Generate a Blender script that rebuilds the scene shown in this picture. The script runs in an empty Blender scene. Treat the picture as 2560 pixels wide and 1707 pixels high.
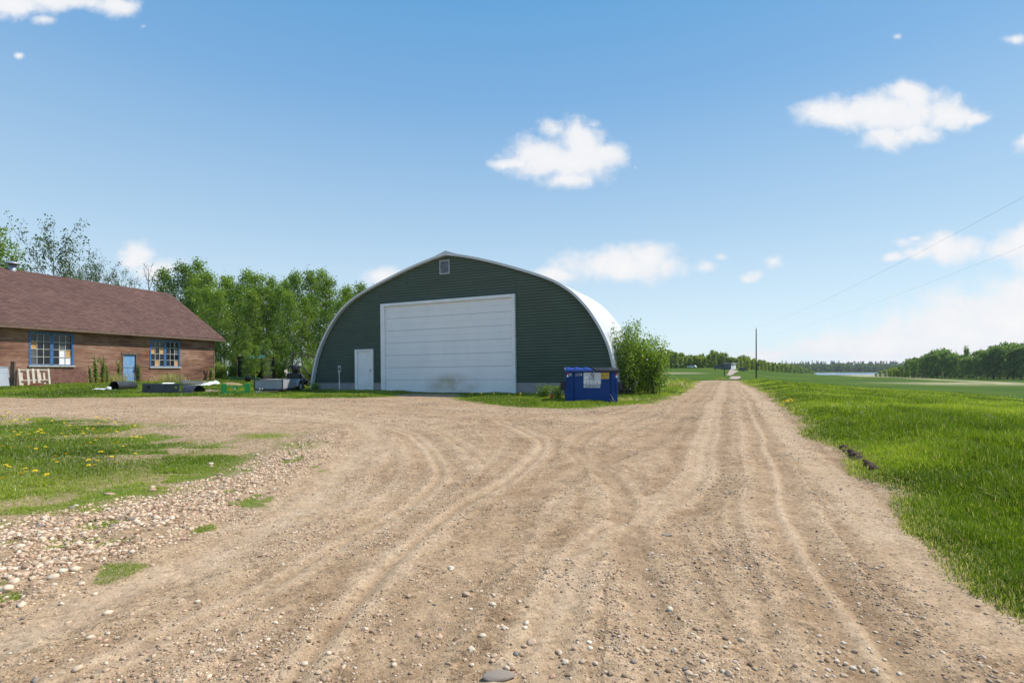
import bpy, math, random
import numpy as np
from mathutils import Vector, Matrix

random.seed(5); rng = np.random.default_rng(11)
scene = bpy.context.scene
COL = scene.collection
R = math.radians

# ------------------------------------------------------------------ camera constants
CZ, HOR, F = 1.12, 924.0, 1280.0
K = 2560 / 2352.0

def ss(a, b, v):
    t = np.clip((np.asarray(v, float) - a) / (b - a), 0, 1)
    return t * t * (3 - 2 * t)

# ------------------------------------------------------------------ noise
def vnoise(x, y, seed=0):
    x = np.asarray(x, float); y = np.asarray(y, float)
    ix = np.floor(x); iy = np.floor(y); fx = x - ix; fy = y - iy
    def h(a, b):
        s = np.sin(a * 127.1 + b * 311.7 + seed * 74.7) * 43758.5453
        return s - np.floor(s)
    fx = fx * fx * (3 - 2 * fx); fy = fy * fy * (3 - 2 * fy)
    return (h(ix, iy) * (1 - fx) + h(ix + 1, iy) * fx) * (1 - fy) + (h(ix, iy + 1) * (1 - fx) + h(ix + 1, iy + 1) * fx) * fy

def fbm(x, y, o=4, seed=0):
    s = 0; a = .5; n = 0
    for i in range(o):
        s = s + a * vnoise(x, y, seed + i * 13); n += a
        x = np.asarray(x) * 2.03 + 5.1; y = np.asarray(y) * 2.03 + 1.7; a *= .5
    return s / n

# ------------------------------------------------------------------ ground shape
def H(x, y):
    x = np.asarray(x, float); y = np.asarray(y, float)
    h = -0.38 * (1 - ss(3, 17, y))
    h = h + .26 * ss(14, 28, -x) * ss(20, 34, y)
    h = h + .03 * np.exp(-((y - 46) / 12) ** 2) * ss(4, 12, x)
    d = x - .42 * y
    h = h - 2.6 * (1 - np.exp(-np.maximum(d - 3, 0) / 25)) * ss(6, 22, y)
    h = h - .8 * ss(49, 75, y) * ss(0, 14, x)
    h = h + 2.9 * np.exp(-((x - 105) / 60) ** 2 - ((y - 262) / 46) ** 2)
    h = h - 3.6 * ss(440, 480, y) * (1 - ss(1010, 1060, y)) * ss(0, 30, x - .575 * y)
    h = h + 30 * ss(1060, 2600, y)
    return h

def ray(px, py):
    return (px - 1280) / F, (HOR - py) / F

def G(px, py):
    """ground point seen at a photo pixel"""
    a, e = ray(px, py)
    Y = np.geomspace(1.0, 1500, 4000)
    z = CZ + e * Y - H(a * Y, Y)
    i = np.argmax(z < 0) if (z < 0).any() else len(Y) - 1
    y = Y[i]
    return np.array([a * y, y, float(H(a * y, y))])

def at(px, py, Y):
    a, e = ray(px, py)
    return np.array([a * Y, Y, CZ + e * Y])

def poly(pts):
    return np.array([G(p[0] * K, p[1] * K)[:2] for p in pts])

def seg_dist(x, y, pts, closed=False):
    best = np.full(x.shape, 1e9)
    n = len(pts)
    for i in range(n if closed else n - 1):
        ax, ay = pts[i]; bx, by = pts[(i + 1) % n]
        dx, dy = bx - ax, by - ay
        L = dx * dx + dy * dy + 1e-12
        t = np.clip(((x - ax) * dx + (y - ay) * dy) / L, 0, 1)
        best = np.minimum(best, (x - ax - t * dx) ** 2 + (y - ay - t * dy) ** 2)
    return np.sqrt(best)

def inside(x, y, pts):
    r = np.zeros(x.shape, bool); n = len(pts)
    for i in range(n):
        ax, ay = pts[i]; bx, by = pts[(i + 1) % n]
        c = ((ay > y) != (by > y))
        with np.errstate(divide='ignore', invalid='ignore'):
            xi = (bx - ax) * (y - ay) / (by - ay + 1e-12) + ax
        r ^= c & (x < xi)
    return r

def sdf(x, y, pts):
    d = seg_dist(x, y, pts, True)
    return np.where(inside(x, y, pts), d, -d)

# dirt yard + road outline (photo 2352-px coordinates, turned into ground points)
OUT = [(0, 913), (200, 914), (450, 911), (600, 914), (720, 915), (830, 914), (905, 911), (922, 905.5), (1000, 904), (1058, 906), (1050, 912), (1040, 917),
       (1100, 924), (1170, 934), (1240, 938), (1350, 938), (1430, 933), (1500, 925), (1545, 912), (1572, 896), (1590, 881), (1608, 874.2),
       (1650, 873.2), (1690, 874), (1720, 882), (1750, 895), (1790, 920), (1830, 950), (1858, 985), (1890, 1008), (1930, 1030), (1985, 1078),
       (2050, 1118), (2085, 1160), (2130, 1218), (2195, 1265), (2270, 1325), (2325, 1385), (2352, 1420)]
DIRT = np.vstack([poly(OUT), [[3.9, 2.2], [4.4, -2], [5, -30], [-45, -30], [-45, 16.5]]])
ISL = [(0, 954), (70, 960), (150, 965), (250, 972), (330, 988), (385, 1006), (440, 1030), (500, 1022), (545, 1038), (540, 1060), (480, 1095),
       (400, 1125), (330, 1140), (250, 1152), (150, 1166), (60, 1185), (0, 1196)]
ISLAND = np.vstack([poly(ISL), [[-13, 6.0], [-22, 9], [-22, 13.0]]])
PATCHES = [poly([(560, 1000), (640, 993), (700, 1000), (640, 1012), (575, 1012)]), poly([(330, 974), (420, 978), (400, 983), (340, 981)]),
           poly([(640, 1020), (730, 1018), (700, 1034), (655, 1034)])]
BERM = np.vstack([poly([(0, 1192), (110, 1180), (300, 1143), (480, 1092), (600, 1046), (690, 1010), (770, 985), (800, 1003), (745, 1060), (650, 1120), (480, 1212),
                        (330, 1280), (150, 1330), (0, 1395)]), [[-9, 3.0], [-13, 5.5]]])
def smooth(p, n=6):
    q = np.vstack([2 * p[0] - p[1], p, 2 * p[-1] - p[-2]]); o = []
    for i in range(1, len(q) - 2):
        for t in np.arange(n) / n:
            o.append(.5 * (2 * q[i] + (q[i + 1] - q[i - 1]) * t + (2 * q[i - 1] - 5 * q[i] + 4 * q[i + 1] - q[i + 2]) * t * t + (3 * q[i] - q[i - 1] - 3 * q[i + 1] + q[i + 2]) * t ** 3))
    return np.array(o + [q[-2]])
TRACKS = [smooth(poly(p), 4) for p in [
    [(1640, 876), (1560, 950), (1400, 1040), (1230, 1130), (1140, 1250), (990, 1400), (850, 1560)],
    [(1665, 876), (1620, 1000), (1520, 1150), (1380, 1250), (1300, 1400), (1250, 1560)],
    [(1690, 880), (1735, 960), (1765, 1100), (1850, 1250), (1950, 1400), (2050, 1560)],
    [(1705, 884), (1785, 960), (1880, 1080), (2050, 1230), (2200, 1370), (2340, 1490)],
    [(0, 930), (300, 929), (700, 932), (1100, 955), (1300, 958), (1480, 938), (1590, 890)],
    [(0, 945), (300, 950), (640, 960), (900, 985), (1010, 1060), (960, 1150), (800, 1250), (600, 1370), (300, 1500), (150, 1560)],
    [(400, 938), (760, 962), (850, 1000), (800, 1060), (720, 1150), (560, 1250), (300, 1350), (0, 1480)],
    [(1150, 965), (1250, 1010), (1180, 1090), (1020, 1200), (830, 1400), (700, 1560)],
    [(1500, 935), (1330, 1010), (1420, 1120), (1480, 1300), (1560, 1560)]]]
TW = [.3, .3, .34, .34, .5, .3, .3, .25, .25]

def dirtness(x, y):
    x = np.asarray(x, float); y = np.asarray(y, float)
    r = np.hypot(x, y)
    s = sdf(x, y, DIRT)
    i = sdf(x, y, ISLAND)
    wob = (fbm(x * 1.3, y * 1.3, 4, 3) - .5) * np.clip(.25 + r * .022, .3, 1.2)
    s2 = s + wob * .9
    edge = np.clip(.22 + r * .008, .2, .6)
    d = np.clip(.5 + s2 / (2 * edge), 0, 1)
    bare = ss(.48, .60, fbm(x * 1.3 + 3, y * 1.9, 4, 21)) * ss(3.2, .2, i)          # bare spots inside the grass island
    gi = np.clip(.5 + (i + wob + .25) / 1.1, 0, 1) * (1 - .62 * bare)
    for p in PATCHES:
        gi = np.maximum(gi, .8 * np.clip(.5 + (sdf(x, y, p) + wob * .8) / .8, 0, 1))
    tuft = ss(.66, .74, fbm(x * 2.1, y * 2.1, 3, 40)) * np.clip(.5 + (sdf(x, y, BERM) + .4) / .8, 0, 1)
    gi = np.maximum(gi, tuft * .8)
    return np.clip(d - gi, 0, 1)

STREAK = {}
def tracks(x, y):
    x, y = x + (fbm(x * .3, y * .3, 3, 90) - .5) * .4, y + (fbm(x * .3, y * .3, 3, 91) - .5) * .4
    t = np.zeros(np.shape(x)); dm = np.full(np.shape(x), 9.0); st = np.full(np.shape(x), .5)
    for i, (p, w) in enumerate(zip(TRACKS, TW)):
        dd = seg_dist(x, y, p)
        t = np.maximum(t, .85 * np.exp(-(dd / (w * .75)) ** 2))
        t = np.maximum(t, .5 * np.exp(-((dd - w * 2.6) / (w * .5)) ** 2))
        k = dd < dm; dm[k] = dd[k]; st[k] = vnoise(dd[k] * 11 + i * 31, 0 * dd[k] + i, 5)
    STREAK['v'] = .5 + (st - .5) * np.exp(-dm / 1.5)
    return t

def fields(x, y):
    d = dirtness(x, y); r = np.hypot(x, y)
    t = np.zeros(x.shape); m = (d > .01) & (r < 70)
    t[m] = tracks(x[m], y[m])
    sk = np.full(x.shape, .5); sk[m] = STREAK['v']; STREAK['full'] = sk
    bm = np.zeros(x.shape); bm[r < 25] = np.clip(.5 + sdf(x[r < 25], y[r < 25], BERM) / .5, 0, 1)
    return d, t, bm

def micro(x, y, d, t, bm):
    r = np.hypot(x, y)
    near = 1 - ss(25, 60, r)
    dirt = (fbm(x * 1.7, y * 1.7, 3, 7) - .5) * .036 + (fbm(x * 9, y * 9, 3, 9) - .5) * .022 - .014 * t + bm * .05 + .02 * (STREAK['full'] - .5)
    gr = (fbm(x * .6, y * .6, 3, 17) - .5) * (.09 + .07 * ss(3, 8, x)) + .01 + .04 * ss(3, 6, x)
    return (dirt * d + gr * (1 - d)) * near + (fbm(x * .06, y * .06, 3, 30) - .5) * .5 * ss(60, 120, r) * (1 - ss(400, 600, r))

# ------------------------------------------------------------------ object helpers
def tag(o, label=None, cat=None, group=None, kind=None):
    if label: o['label'] = label
    if cat: o['category'] = cat
    if group: o['group'] = group
    if kind: o['kind'] = kind
    return o

def empty(name, loc, rot=(0, 0, 0), label=None, cat=None, group=None, scale=None):
    o = bpy.data.objects.new(name, None); COL.objects.link(o)
    o.empty_display_size = .2
    o.location = loc; o.rotation_euler = rot
    if scale is not None: o.scale = scale
    return tag(o, label, cat, group)

def link(name, me, parent=None, loc=None):
    o = bpy.data.objects.new(name, me); COL.objects.link(o)
    if parent: o.parent = parent
    if loc is not None: o.location = loc
    return o

def np_mesh(name, v, f, mat=None, smooth=False, attrs=None, colors=None, mats=None, mi=None):
    """v (n,3), f (m,k) one polygon size"""
    v = np.ascontiguousarray(v, np.float32); f = np.ascontiguousarray(f, np.int32)
    me = bpy.data.meshes.new(name)
    m, k = f.shape
    me.vertices.add(len(v)); me.vertices.foreach_set('co', v.ravel())
    me.loops.add(m * k); me.loops.foreach_set('vertex_index', f.ravel())
    me.polygons.add(m); me.polygons.foreach_set('loop_start', np.arange(0, m * k, k, dtype=np.int32))
    me.polygons.foreach_set('loop_total', np.full(m, k, np.int32))
    if smooth: me.polygons.foreach_set('use_smooth', np.ones(m, bool))
    for q in (mats or ([mat] if mat else [])): me.materials.append(q)
    if mi is not None: me.polygons.foreach_set('material_index', np.asarray(mi, np.int32))
    for a, val in (attrs or {}).items():
        at_ = me.attributes.new(a, 'FLOAT', 'POINT'); at_.data.foreach_set('value', np.asarray(val, np.float32))
    if colors is not None:
        at_ = me.attributes.new('Col', 'FLOAT_COLOR', 'POINT'); at_.data.foreach_set('color', np.ascontiguousarray(colors, np.float32).ravel())
    me.update(calc_edges=True)
    return me

class MB:
    """collects simple solids, builds ONE mesh"""
    def __init__(s): s.v = []; s.f = []; s.mi = []; s.cur = 0; s.sm = []
    def add(s, vs, fs, smooth=False):
        o = len(s.v); s.v += [tuple(map(float, p)) for p in vs]
        for q in fs: s.f.append(tuple(i + o for i in q)); s.mi.append(s.cur); s.sm.append(smooth)
        return s
    def box(s, x0, x1, y0, y1, z0, z1):
        vs = [(x0, y0, z0), (x1, y0, z0), (x1, y1, z0), (x0, y1, z0), (x0, y0, z1), (x1, y0, z1), (x1, y1, z1), (x0, y1, z1)]
        return s.add(vs, [(0, 3, 2, 1), (4, 5, 6, 7), (0, 1, 5, 4), (1, 2, 6, 5), (2, 3, 7, 6), (3, 0, 4, 7)])
    def bar(s, a, b, w, h=None):
        """rectangular bar from a to b"""
        a = Vector(a); b = Vector(b); d = (b - a).normalized(); h = h or w
        u = d.cross(Vector((0, 0, 1)));
        if u.length < 1e-3: u = Vector((1, 0, 0))
        u.normalize(); n = u.cross(d)
        vs = []
        for p in (a, b):
            for su, sn in ((-1, -1), (1, -1), (1, 1), (-1, 1)): vs.append(p + u * su * w / 2 + n * sn * h / 2)
        return s.add(vs, [(0, 1, 2, 3), (7, 6, 5, 4), (0, 4, 5, 1), (1, 5, 6, 2), (2, 6, 7, 3), (3, 7, 4, 0)])
    def tube(s, pts, rad, n=8, cap=True):
        pts = [Vector(p) for p in pts]
        if not hasattr(rad, '__len__'): rad = [rad] * len(pts)
        vs = []; fs = []
        for i, p in enumerate(pts):
            d = (pts[min(i + 1, len(pts) - 1)] - pts[max(i - 1, 0)]).normalized()
            u = d.cross(Vector((0, 0, 1)))
            if u.length < 1e-2: u = d.cross(Vector((0, 1, 0)))
            u.normalize(); w = u.cross(d)
            for k in range(n):
                t = 2 * math.pi * k / n
                vs.append(p + (u * math.cos(t) + w * math.sin(t)) * rad[i])
        for i in range(len(pts) - 1):
            for k in range(n):
                fs.append((i * n + k, i * n + (k + 1) % n, (i + 1) * n + (k + 1) % n, (i + 1) * n + k))
        s.add(vs, fs, True)
        if cap:
            o = len(s.v) - len(vs)
            for q in (tuple(range(n))[::-1], tuple(range((len(pts) - 1) * n, len(pts) * n))):
                s.f.append(tuple(i + o for i in q)); s.mi.append(s.cur); s.sm.append(False)
        return s
    def lathe(s, prof, n=20, axis='z', loc=(0, 0, 0)):
        vs = []; fs = []
        for r, z in prof:
            for k in range(n):
                t = 2 * math.pi * k / n; c, q = r * math.cos(t), r * math.sin(t)
                p = (c, q, z) if axis == 'z' else ((z, c, q) if axis == 'x' else (c, z, q))
                vs.append((p[0] + loc[0], p[1] + loc[1], p[2] + loc[2]))
        for i in range(len(prof) - 1):
            for k in range(n): fs.append((i * n + k, i * n + (k + 1) % n, (i + 1) * n + (k + 1) % n, (i + 1) * n + k))
        return s.add(vs, fs, True)
    def build(s, name, mat, parent=None, bevel=0, loc=None, rot=None):
        me = bpy.data.meshes.new(name)
        me.from_pydata(s.v, [], s.f)
        for m in (mat if isinstance(mat, (list, tuple)) else [mat]): me.materials.append(m)
        me.polygons.foreach_set('material_index', s.mi); me.polygons.foreach_set('use_smooth', s.sm)
        me.update()
        o = link(name, me, parent, loc)
        if rot is not None: o.rotation_euler = rot
        if bevel:
            b = o.modifiers.new('bevel', 'BEVEL'); b.width = bevel; b.segments = 2; b.limit_method = 'ANGLE'; b.angle_limit = R(40)
        return o

# ------------------------------------------------------------------ material helpers
class S:
    def __init__(s, name, tree=None):
        if tree is None:
            s.m = bpy.data.materials.new(name); s.m.use_nodes = True; s.t = s.m.node_tree
            s.b = next(n for n in s.t.nodes if n.type == 'BSDF_PRINCIPLED'); s.o = next(n for n in s.t.nodes if n.type == 'OUTPUT_MATERIAL')
        else: s.t = tree
    def lk(s, inp, v):
        if isinstance(v, bpy.types.NodeSocket): s.t.links.new(v, inp)
        elif v is not None:
            if hasattr(inp.default_value, '__len__') and len(inp.default_value) == 4 and len(v) == 3: v = (*v, 1)
            inp.default_value = v
    def n(s, typ, ins=None, out=0, **props):
        q = s.t.nodes.new(typ)
        for k, v in props.items(): setattr(q, k, v)
        for k, v in (ins or {}).items(): s.lk(q.inputs[k], v)
        return q.outputs[out]
    def co(s, kind='Object'): return s.n('ShaderNodeTexCoord', out=kind)
    def map(s, vec, scale=(1, 1, 1), loc=(0, 0, 0), rot=(0, 0, 0)):
        return s.n('ShaderNodeMapping', {'Vector': vec, 'Scale': scale, 'Location': loc, 'Rotation': rot})
    def noise(s, scale, detail=4, rough=.55, vec=None, dist=0, out='Fac'):
        return s.n('ShaderNodeTexNoise', {'Vector': vec if vec is not None else s.co(), 'Scale': scale, 'Detail': detail, 'Roughness': rough, 'Distortion': dist}, out=out)
    def vor(s, scale, vec=None, feature='F1', out='Distance', rnd=1):
        return s.n('ShaderNodeTexVoronoi', {'Vector': vec if vec is not None else s.co(), 'Scale': scale, 'Randomness': rnd}, out=out, feature=feature)
    def ramp(s, fac, stops, interp='LINEAR'):
        q = s.t.nodes.new('ShaderNodeValToRGB'); e = q.color_ramp; e.interpolation = interp
        while len(e.elements) < len(stops): e.elements.new(.5)
        for el, (p, c) in zip(e.elements, stops): el.position = p; el.color = (*c, 1) if len(c) == 3 else c
        s.lk(q.inputs[0], fac); return q.outputs[0]
    def mix(s, fac, a, b, blend='MIX'):
        q = s.t.nodes.new('ShaderNodeMix'); q.data_type = 'RGBA'; q.blend_type = blend
        s.lk(q.inputs[0], fac); s.lk(q.inputs[6], a); s.lk(q.inputs[7], b); return q.outputs[2]
    def math(s, op, a, b=None, c=None, clamp=False):
        q = s.t.nodes.new('ShaderNodeMath'); q.operation = op; q.use_clamp = clamp
        s.lk(q.inputs[0], a)
        if b is not None: s.lk(q.inputs[1], b)
        if c is not None: s.lk(q.inputs[2], c)
        return q.outputs[0]
    def mr(s, v, a, b, c=0, d=1, typ='SMOOTHSTEP'):
        return s.n('ShaderNodeMapRange', {'Value': v, 'From Min': a, 'From Max': b, 'To Min': c, 'To Max': d}, interpolation_type=typ)
    def attr(s, name, out='Fac'): return s.n('ShaderNodeAttribute', out=out, attribute_name=name)
    def bump(s, h, strength=.5, dist=.02): return s.n('ShaderNodeBump', {'Height': h, 'Strength': strength, 'Distance': dist})
    def set(s, **kw):
        for k, v in kw.items(): s.lk(s.b.inputs[k.replace('_', ' ')], v)
        return s

def plain(name, col, rough=.6, metal=0, var=.25, scale=6, bump=.0, bscale=60, spec=.5):
    s = S(name); c = s.noise(scale, 6, .65)
    dark = tuple(x * (1 - var) for x in col); lite = tuple(min(1, x * (1 + var)) for x in col)
    s.set(Base_Color=s.ramp(c, [(.3, dark), (.7, lite)]), Roughness=s.mr(s.noise(scale * 3, 3), .3, .7, max(.05, rough - .12), min(1, rough + .12)), Metallic=metal)
    s.b.inputs['Specular IOR Level'].default_value = spec
    if bump: s.set(Normal=s.bump(s.noise(bscale, 3), bump, .01))
    return s.m

def leafmat(name, stops, trans=.35, rough=.42, spec=.5, tcol=(1.25, 1.3, .55), rnd=.35):
    s = S(name)
    t = s.attr('tint'); r = s.n('ShaderNodeObjectInfo', out='Random')
    f = s.math('ADD', t, s.math('MULTIPLY', s.math('SUBTRACT', r, .5), rnd), clamp=True)
    c = s.ramp(f, stops)
    s.set(Base_Color=c, Roughness=rough); s.b.inputs['Specular IOR Level'].default_value = spec
    tr = s.n('ShaderNodeBsdfTranslucent', {'Color': s.mix(1, c, (*tcol, 1), 'MULTIPLY')})
    mx = s.n('ShaderNodeMixShader', {0: trans, 1: s.b.outputs[0], 2: tr})
    s.t.links.new(mx, s.o.inputs[0])
    return s.m
# ------------------------------------------------------------------ camera, sun, sky
cam = bpy.data.cameras.new('camera'); camo = bpy.data.objects.new('camera', cam); COL.objects.link(camo)
cam.lens = 18; cam.sensor_width = 36; cam.clip_end = 9000; cam.clip_start = .05
cam.shift_y = (HOR - 853.5) / 2560
camo.location = (0, 0, CZ); camo.rotation_euler = (R(90), 0, 0)
scene.camera = camo

SUN_EL, SUN_AZ = R(52), R(15)           # azimuth from +X towards +Y
sd = Vector((math.cos(SUN_EL) * math.cos(SUN_AZ), math.cos(SUN_EL) * math.sin(SUN_AZ), math.sin(SUN_EL)))
sun = bpy.data.lights.new('sun', 'SUN'); sun.energy = 3.6; sun.angle = R(.55); sun.color = (1, .955, .88)
suno = bpy.data.objects.new('sun', sun); COL.objects.link(suno)
suno.rotation_euler = (-sd).to_track_quat('-Z', 'Y').to_euler(); suno.location = (30, 10, 60)

world = bpy.data.worlds.new('World'); scene.world = world; world.use_nodes = True
W = S('w', world.node_tree); wt = world.node_tree
bg = next(n for n in wt.nodes if n.type == 'BACKGROUND')
sky = wt.nodes.new('ShaderNodeTexSky'); sky.sky_type = 'NISHITA'; sky.sun_disc = False
sky.sun_elevation = SUN_EL; sky.sun_rotation = math.pi / 2 - SUN_AZ; sky.air_density = 1.0; sky.dust_density = .6; sky.ozone_density = 2.0
gen = W.co('Generated')
sep = wt.nodes.new('ShaderNodeSeparateXYZ'); wt.links.new(gen, sep.inputs[0])
ysafe = W.math('MAXIMUM', sep.outputs[1], .02)
u = W.math('DIVIDE', sep.outputs[0], ysafe); v = W.math('DIVIDE', sep.outputs[2], ysafe)
uv = W.n('ShaderNodeCombineXYZ', {0: u, 1: v, 2: 0.0})
wob = W.n('ShaderNodeVectorMath', {0: W.noise(7, 3, .6, uv, out='Color'), 1: (.5, .5, .5)}, operation='SUBTRACT')
uvw = W.n('ShaderNodeVectorMath', {0: wob, 1: (.05, .035, 0), 2: uv}, operation='MULTIPLY_ADD')
BL = [  # x, y, rx, ry (photo px / 2352), weight
    (1290, 365, 165, 62, 1), (1330, 330, 90, 70, .95), (1240, 350, 90, 45, .9), (1180, 372, 90, 26, .8), (1300, 410, 95, 36, .85), (1395, 352, 60, 34, .8), (1365, 285, 42, 26, .5), (1270, 300, 60, 40, .55),
    (2050, 262, 215, 60, 1), (2090, 225, 95, 50, .95), (1930, 262, 120, 44, .95), (2180, 270, 100, 40, .95), (2030, 318, 90, 48, .85), (1880, 255, 60, 32, .8), (2100, 305, 110, 40, .8), (2235, 275, 46, 22, .8),
    (1420, 610, 190, 52, 1), (1490, 590, 100, 52, .95), (1380, 605, 110, 42, .9), (1270, 632, 90, 34, .8), (1540, 612, 55, 35, .8), (1210, 636, 50, 20, .6),
    (2352, 740, 330, 105, 1.1), (2230, 770, 220, 80, 1.1), (2050, 800, 260, 55, 1.05), (2380, 680, 190, 70, 1.05), (1900, 800, 150, 40, .95), (1770, 815, 130, 28, .8), (2150, 830, 400, 50, 1.0), (1650, 830, 150, 24, .5),
    (2175, 573, 75, 36, .9), (2120, 580, 55, 26, .7), (2055, 592, 34, 16, .8), (2080, 556, 50, 22, .55), (2105, 545, 40, 16, .45),
    (2365, 560, 85, 60, 1), (2310, 575, 60, 30, .8), (2360, 600, 60, 50, .8), (2350, 330, 36, 30, .7), (2335, 92, 50, 22, .6), (2062, 86, 30, 16, .45),
    (30, 12, 130, 42, .95), (150, 6, 170, 30, .9), (265, 18, 70, 26, .8), (98, 48, 42, 22, .55), (48, 130, 26, 15, .55), (330, 60, 30, 18, .35),
    (320, 590, 62, 40, .75), (360, 620, 70, 38, .75), (290, 575, 40, 20, .5), (890, 640, 70, 28, .75), (1620, 612, 55, 34, .5), (1720, 642, 40, 24, .6), (1780, 605, 34, 28, .45), (1460, 385, 14, 16, .4), (1650, 590, 50, 26, .4)]
dens = None
for x, y, rx, ry, w in BL:
    if rx < 82: rx *= 1.25; ry *= 1.25; w += .06
    u0 = (x * K - 1280) / F; v0 = (HOR - y * K) / F; sx = F / (rx * K); sy = F / (ry * K)
    p = W.n('ShaderNodeVectorMath', {0: uvw, 1: (sx, sy, 0), 2: (-u0 * sx, -v0 * sy, 0)}, operation='MULTIPLY_ADD')
    q = wt.nodes.new('ShaderNodeVectorMath'); q.operation = 'LENGTH'; wt.links.new(p, q.inputs[0])
    val = W.math('MULTIPLY_ADD', q.outputs['Value'], -.9, w - .12)
    dens = val if dens is None else W.math('SMOOTH_MAX', dens, val, .12)
n1 = W.noise(17, 10, .64, uvw); n2 = W.noise(9, 4, .5, W.map(uv, loc=(3, 1, 2)))
fl = W.math('ADD', W.math('MULTIPLY', W.math('SUBTRACT', n1, .5), 1.15), W.math('MULTIPLY', W.math('SUBTRACT', n2, .5), .35))
dn = W.math('ADD', dens, fl)
alpha = W.mr(dn, -.06, .55)
front = W.mr(sep.outputs[1], .05, .15)
alpha = W.math('MULTIPLY', W.math('MULTIPLY', alpha, front), .96)
shade = W.mr(W.math('ADD', dn, W.math('MULTIPLY', W.math('SUBTRACT', n1, .5), .9)), .3, 1.3)
EXPO = .55; EX = 2 ** EXPO; SKYK = .1
nis = W.mix(1, sky.outputs[0], (.95, 1.2, 1.1, 1), 'MULTIPLY')
grad = W.ramp(sep.outputs[2], [(0, (.80, .895, .97)), (.07, (.715, .86, .975)), (.25, (.445, .645, .858)), (.46, (.216, .445, .768)), (.58, (.141, .386, .723)), (1, (.07, .25, .60))])
gradk = W.n('ShaderNodeVectorMath', {0: grad, 'Scale': 1 / (EX * SKYK)}, operation='SCALE')
skyc = W.mix(.88, nis, gradk)
cl = W.mix(shade, (.90 / SKYK / EX, .91 / SKYK / EX, .935 / SKYK / EX, 1), (.975 / SKYK / EX, .965 / SKYK / EX, .965 / SKYK / EX, 1))
wt.links.new(W.mix(alpha, skyc, cl), bg.inputs[0]); bg.inputs[1].default_value = SKYK

scene.view_settings.view_transform = 'Standard'; scene.view_settings.look = 'None'
scene.view_settings.exposure = EXPO; scene.view_settings.gamma = 1
scene.render.engine = 'CYCLES'
scene.cycles.use_denoising = True
scene.cycles.max_bounces = 6; scene.cycles.diffuse_bounces = 3; scene.cycles.glossy_bounces = 2; scene.cycles.transmission_bounces = 3; scene.cycles.transparent_max_bounces = 6
scene.cycles.caustics_reflective = False; scene.cycles.caustics_refractive = False
scene.cycles.sample_clamp_indirect = 6

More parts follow.
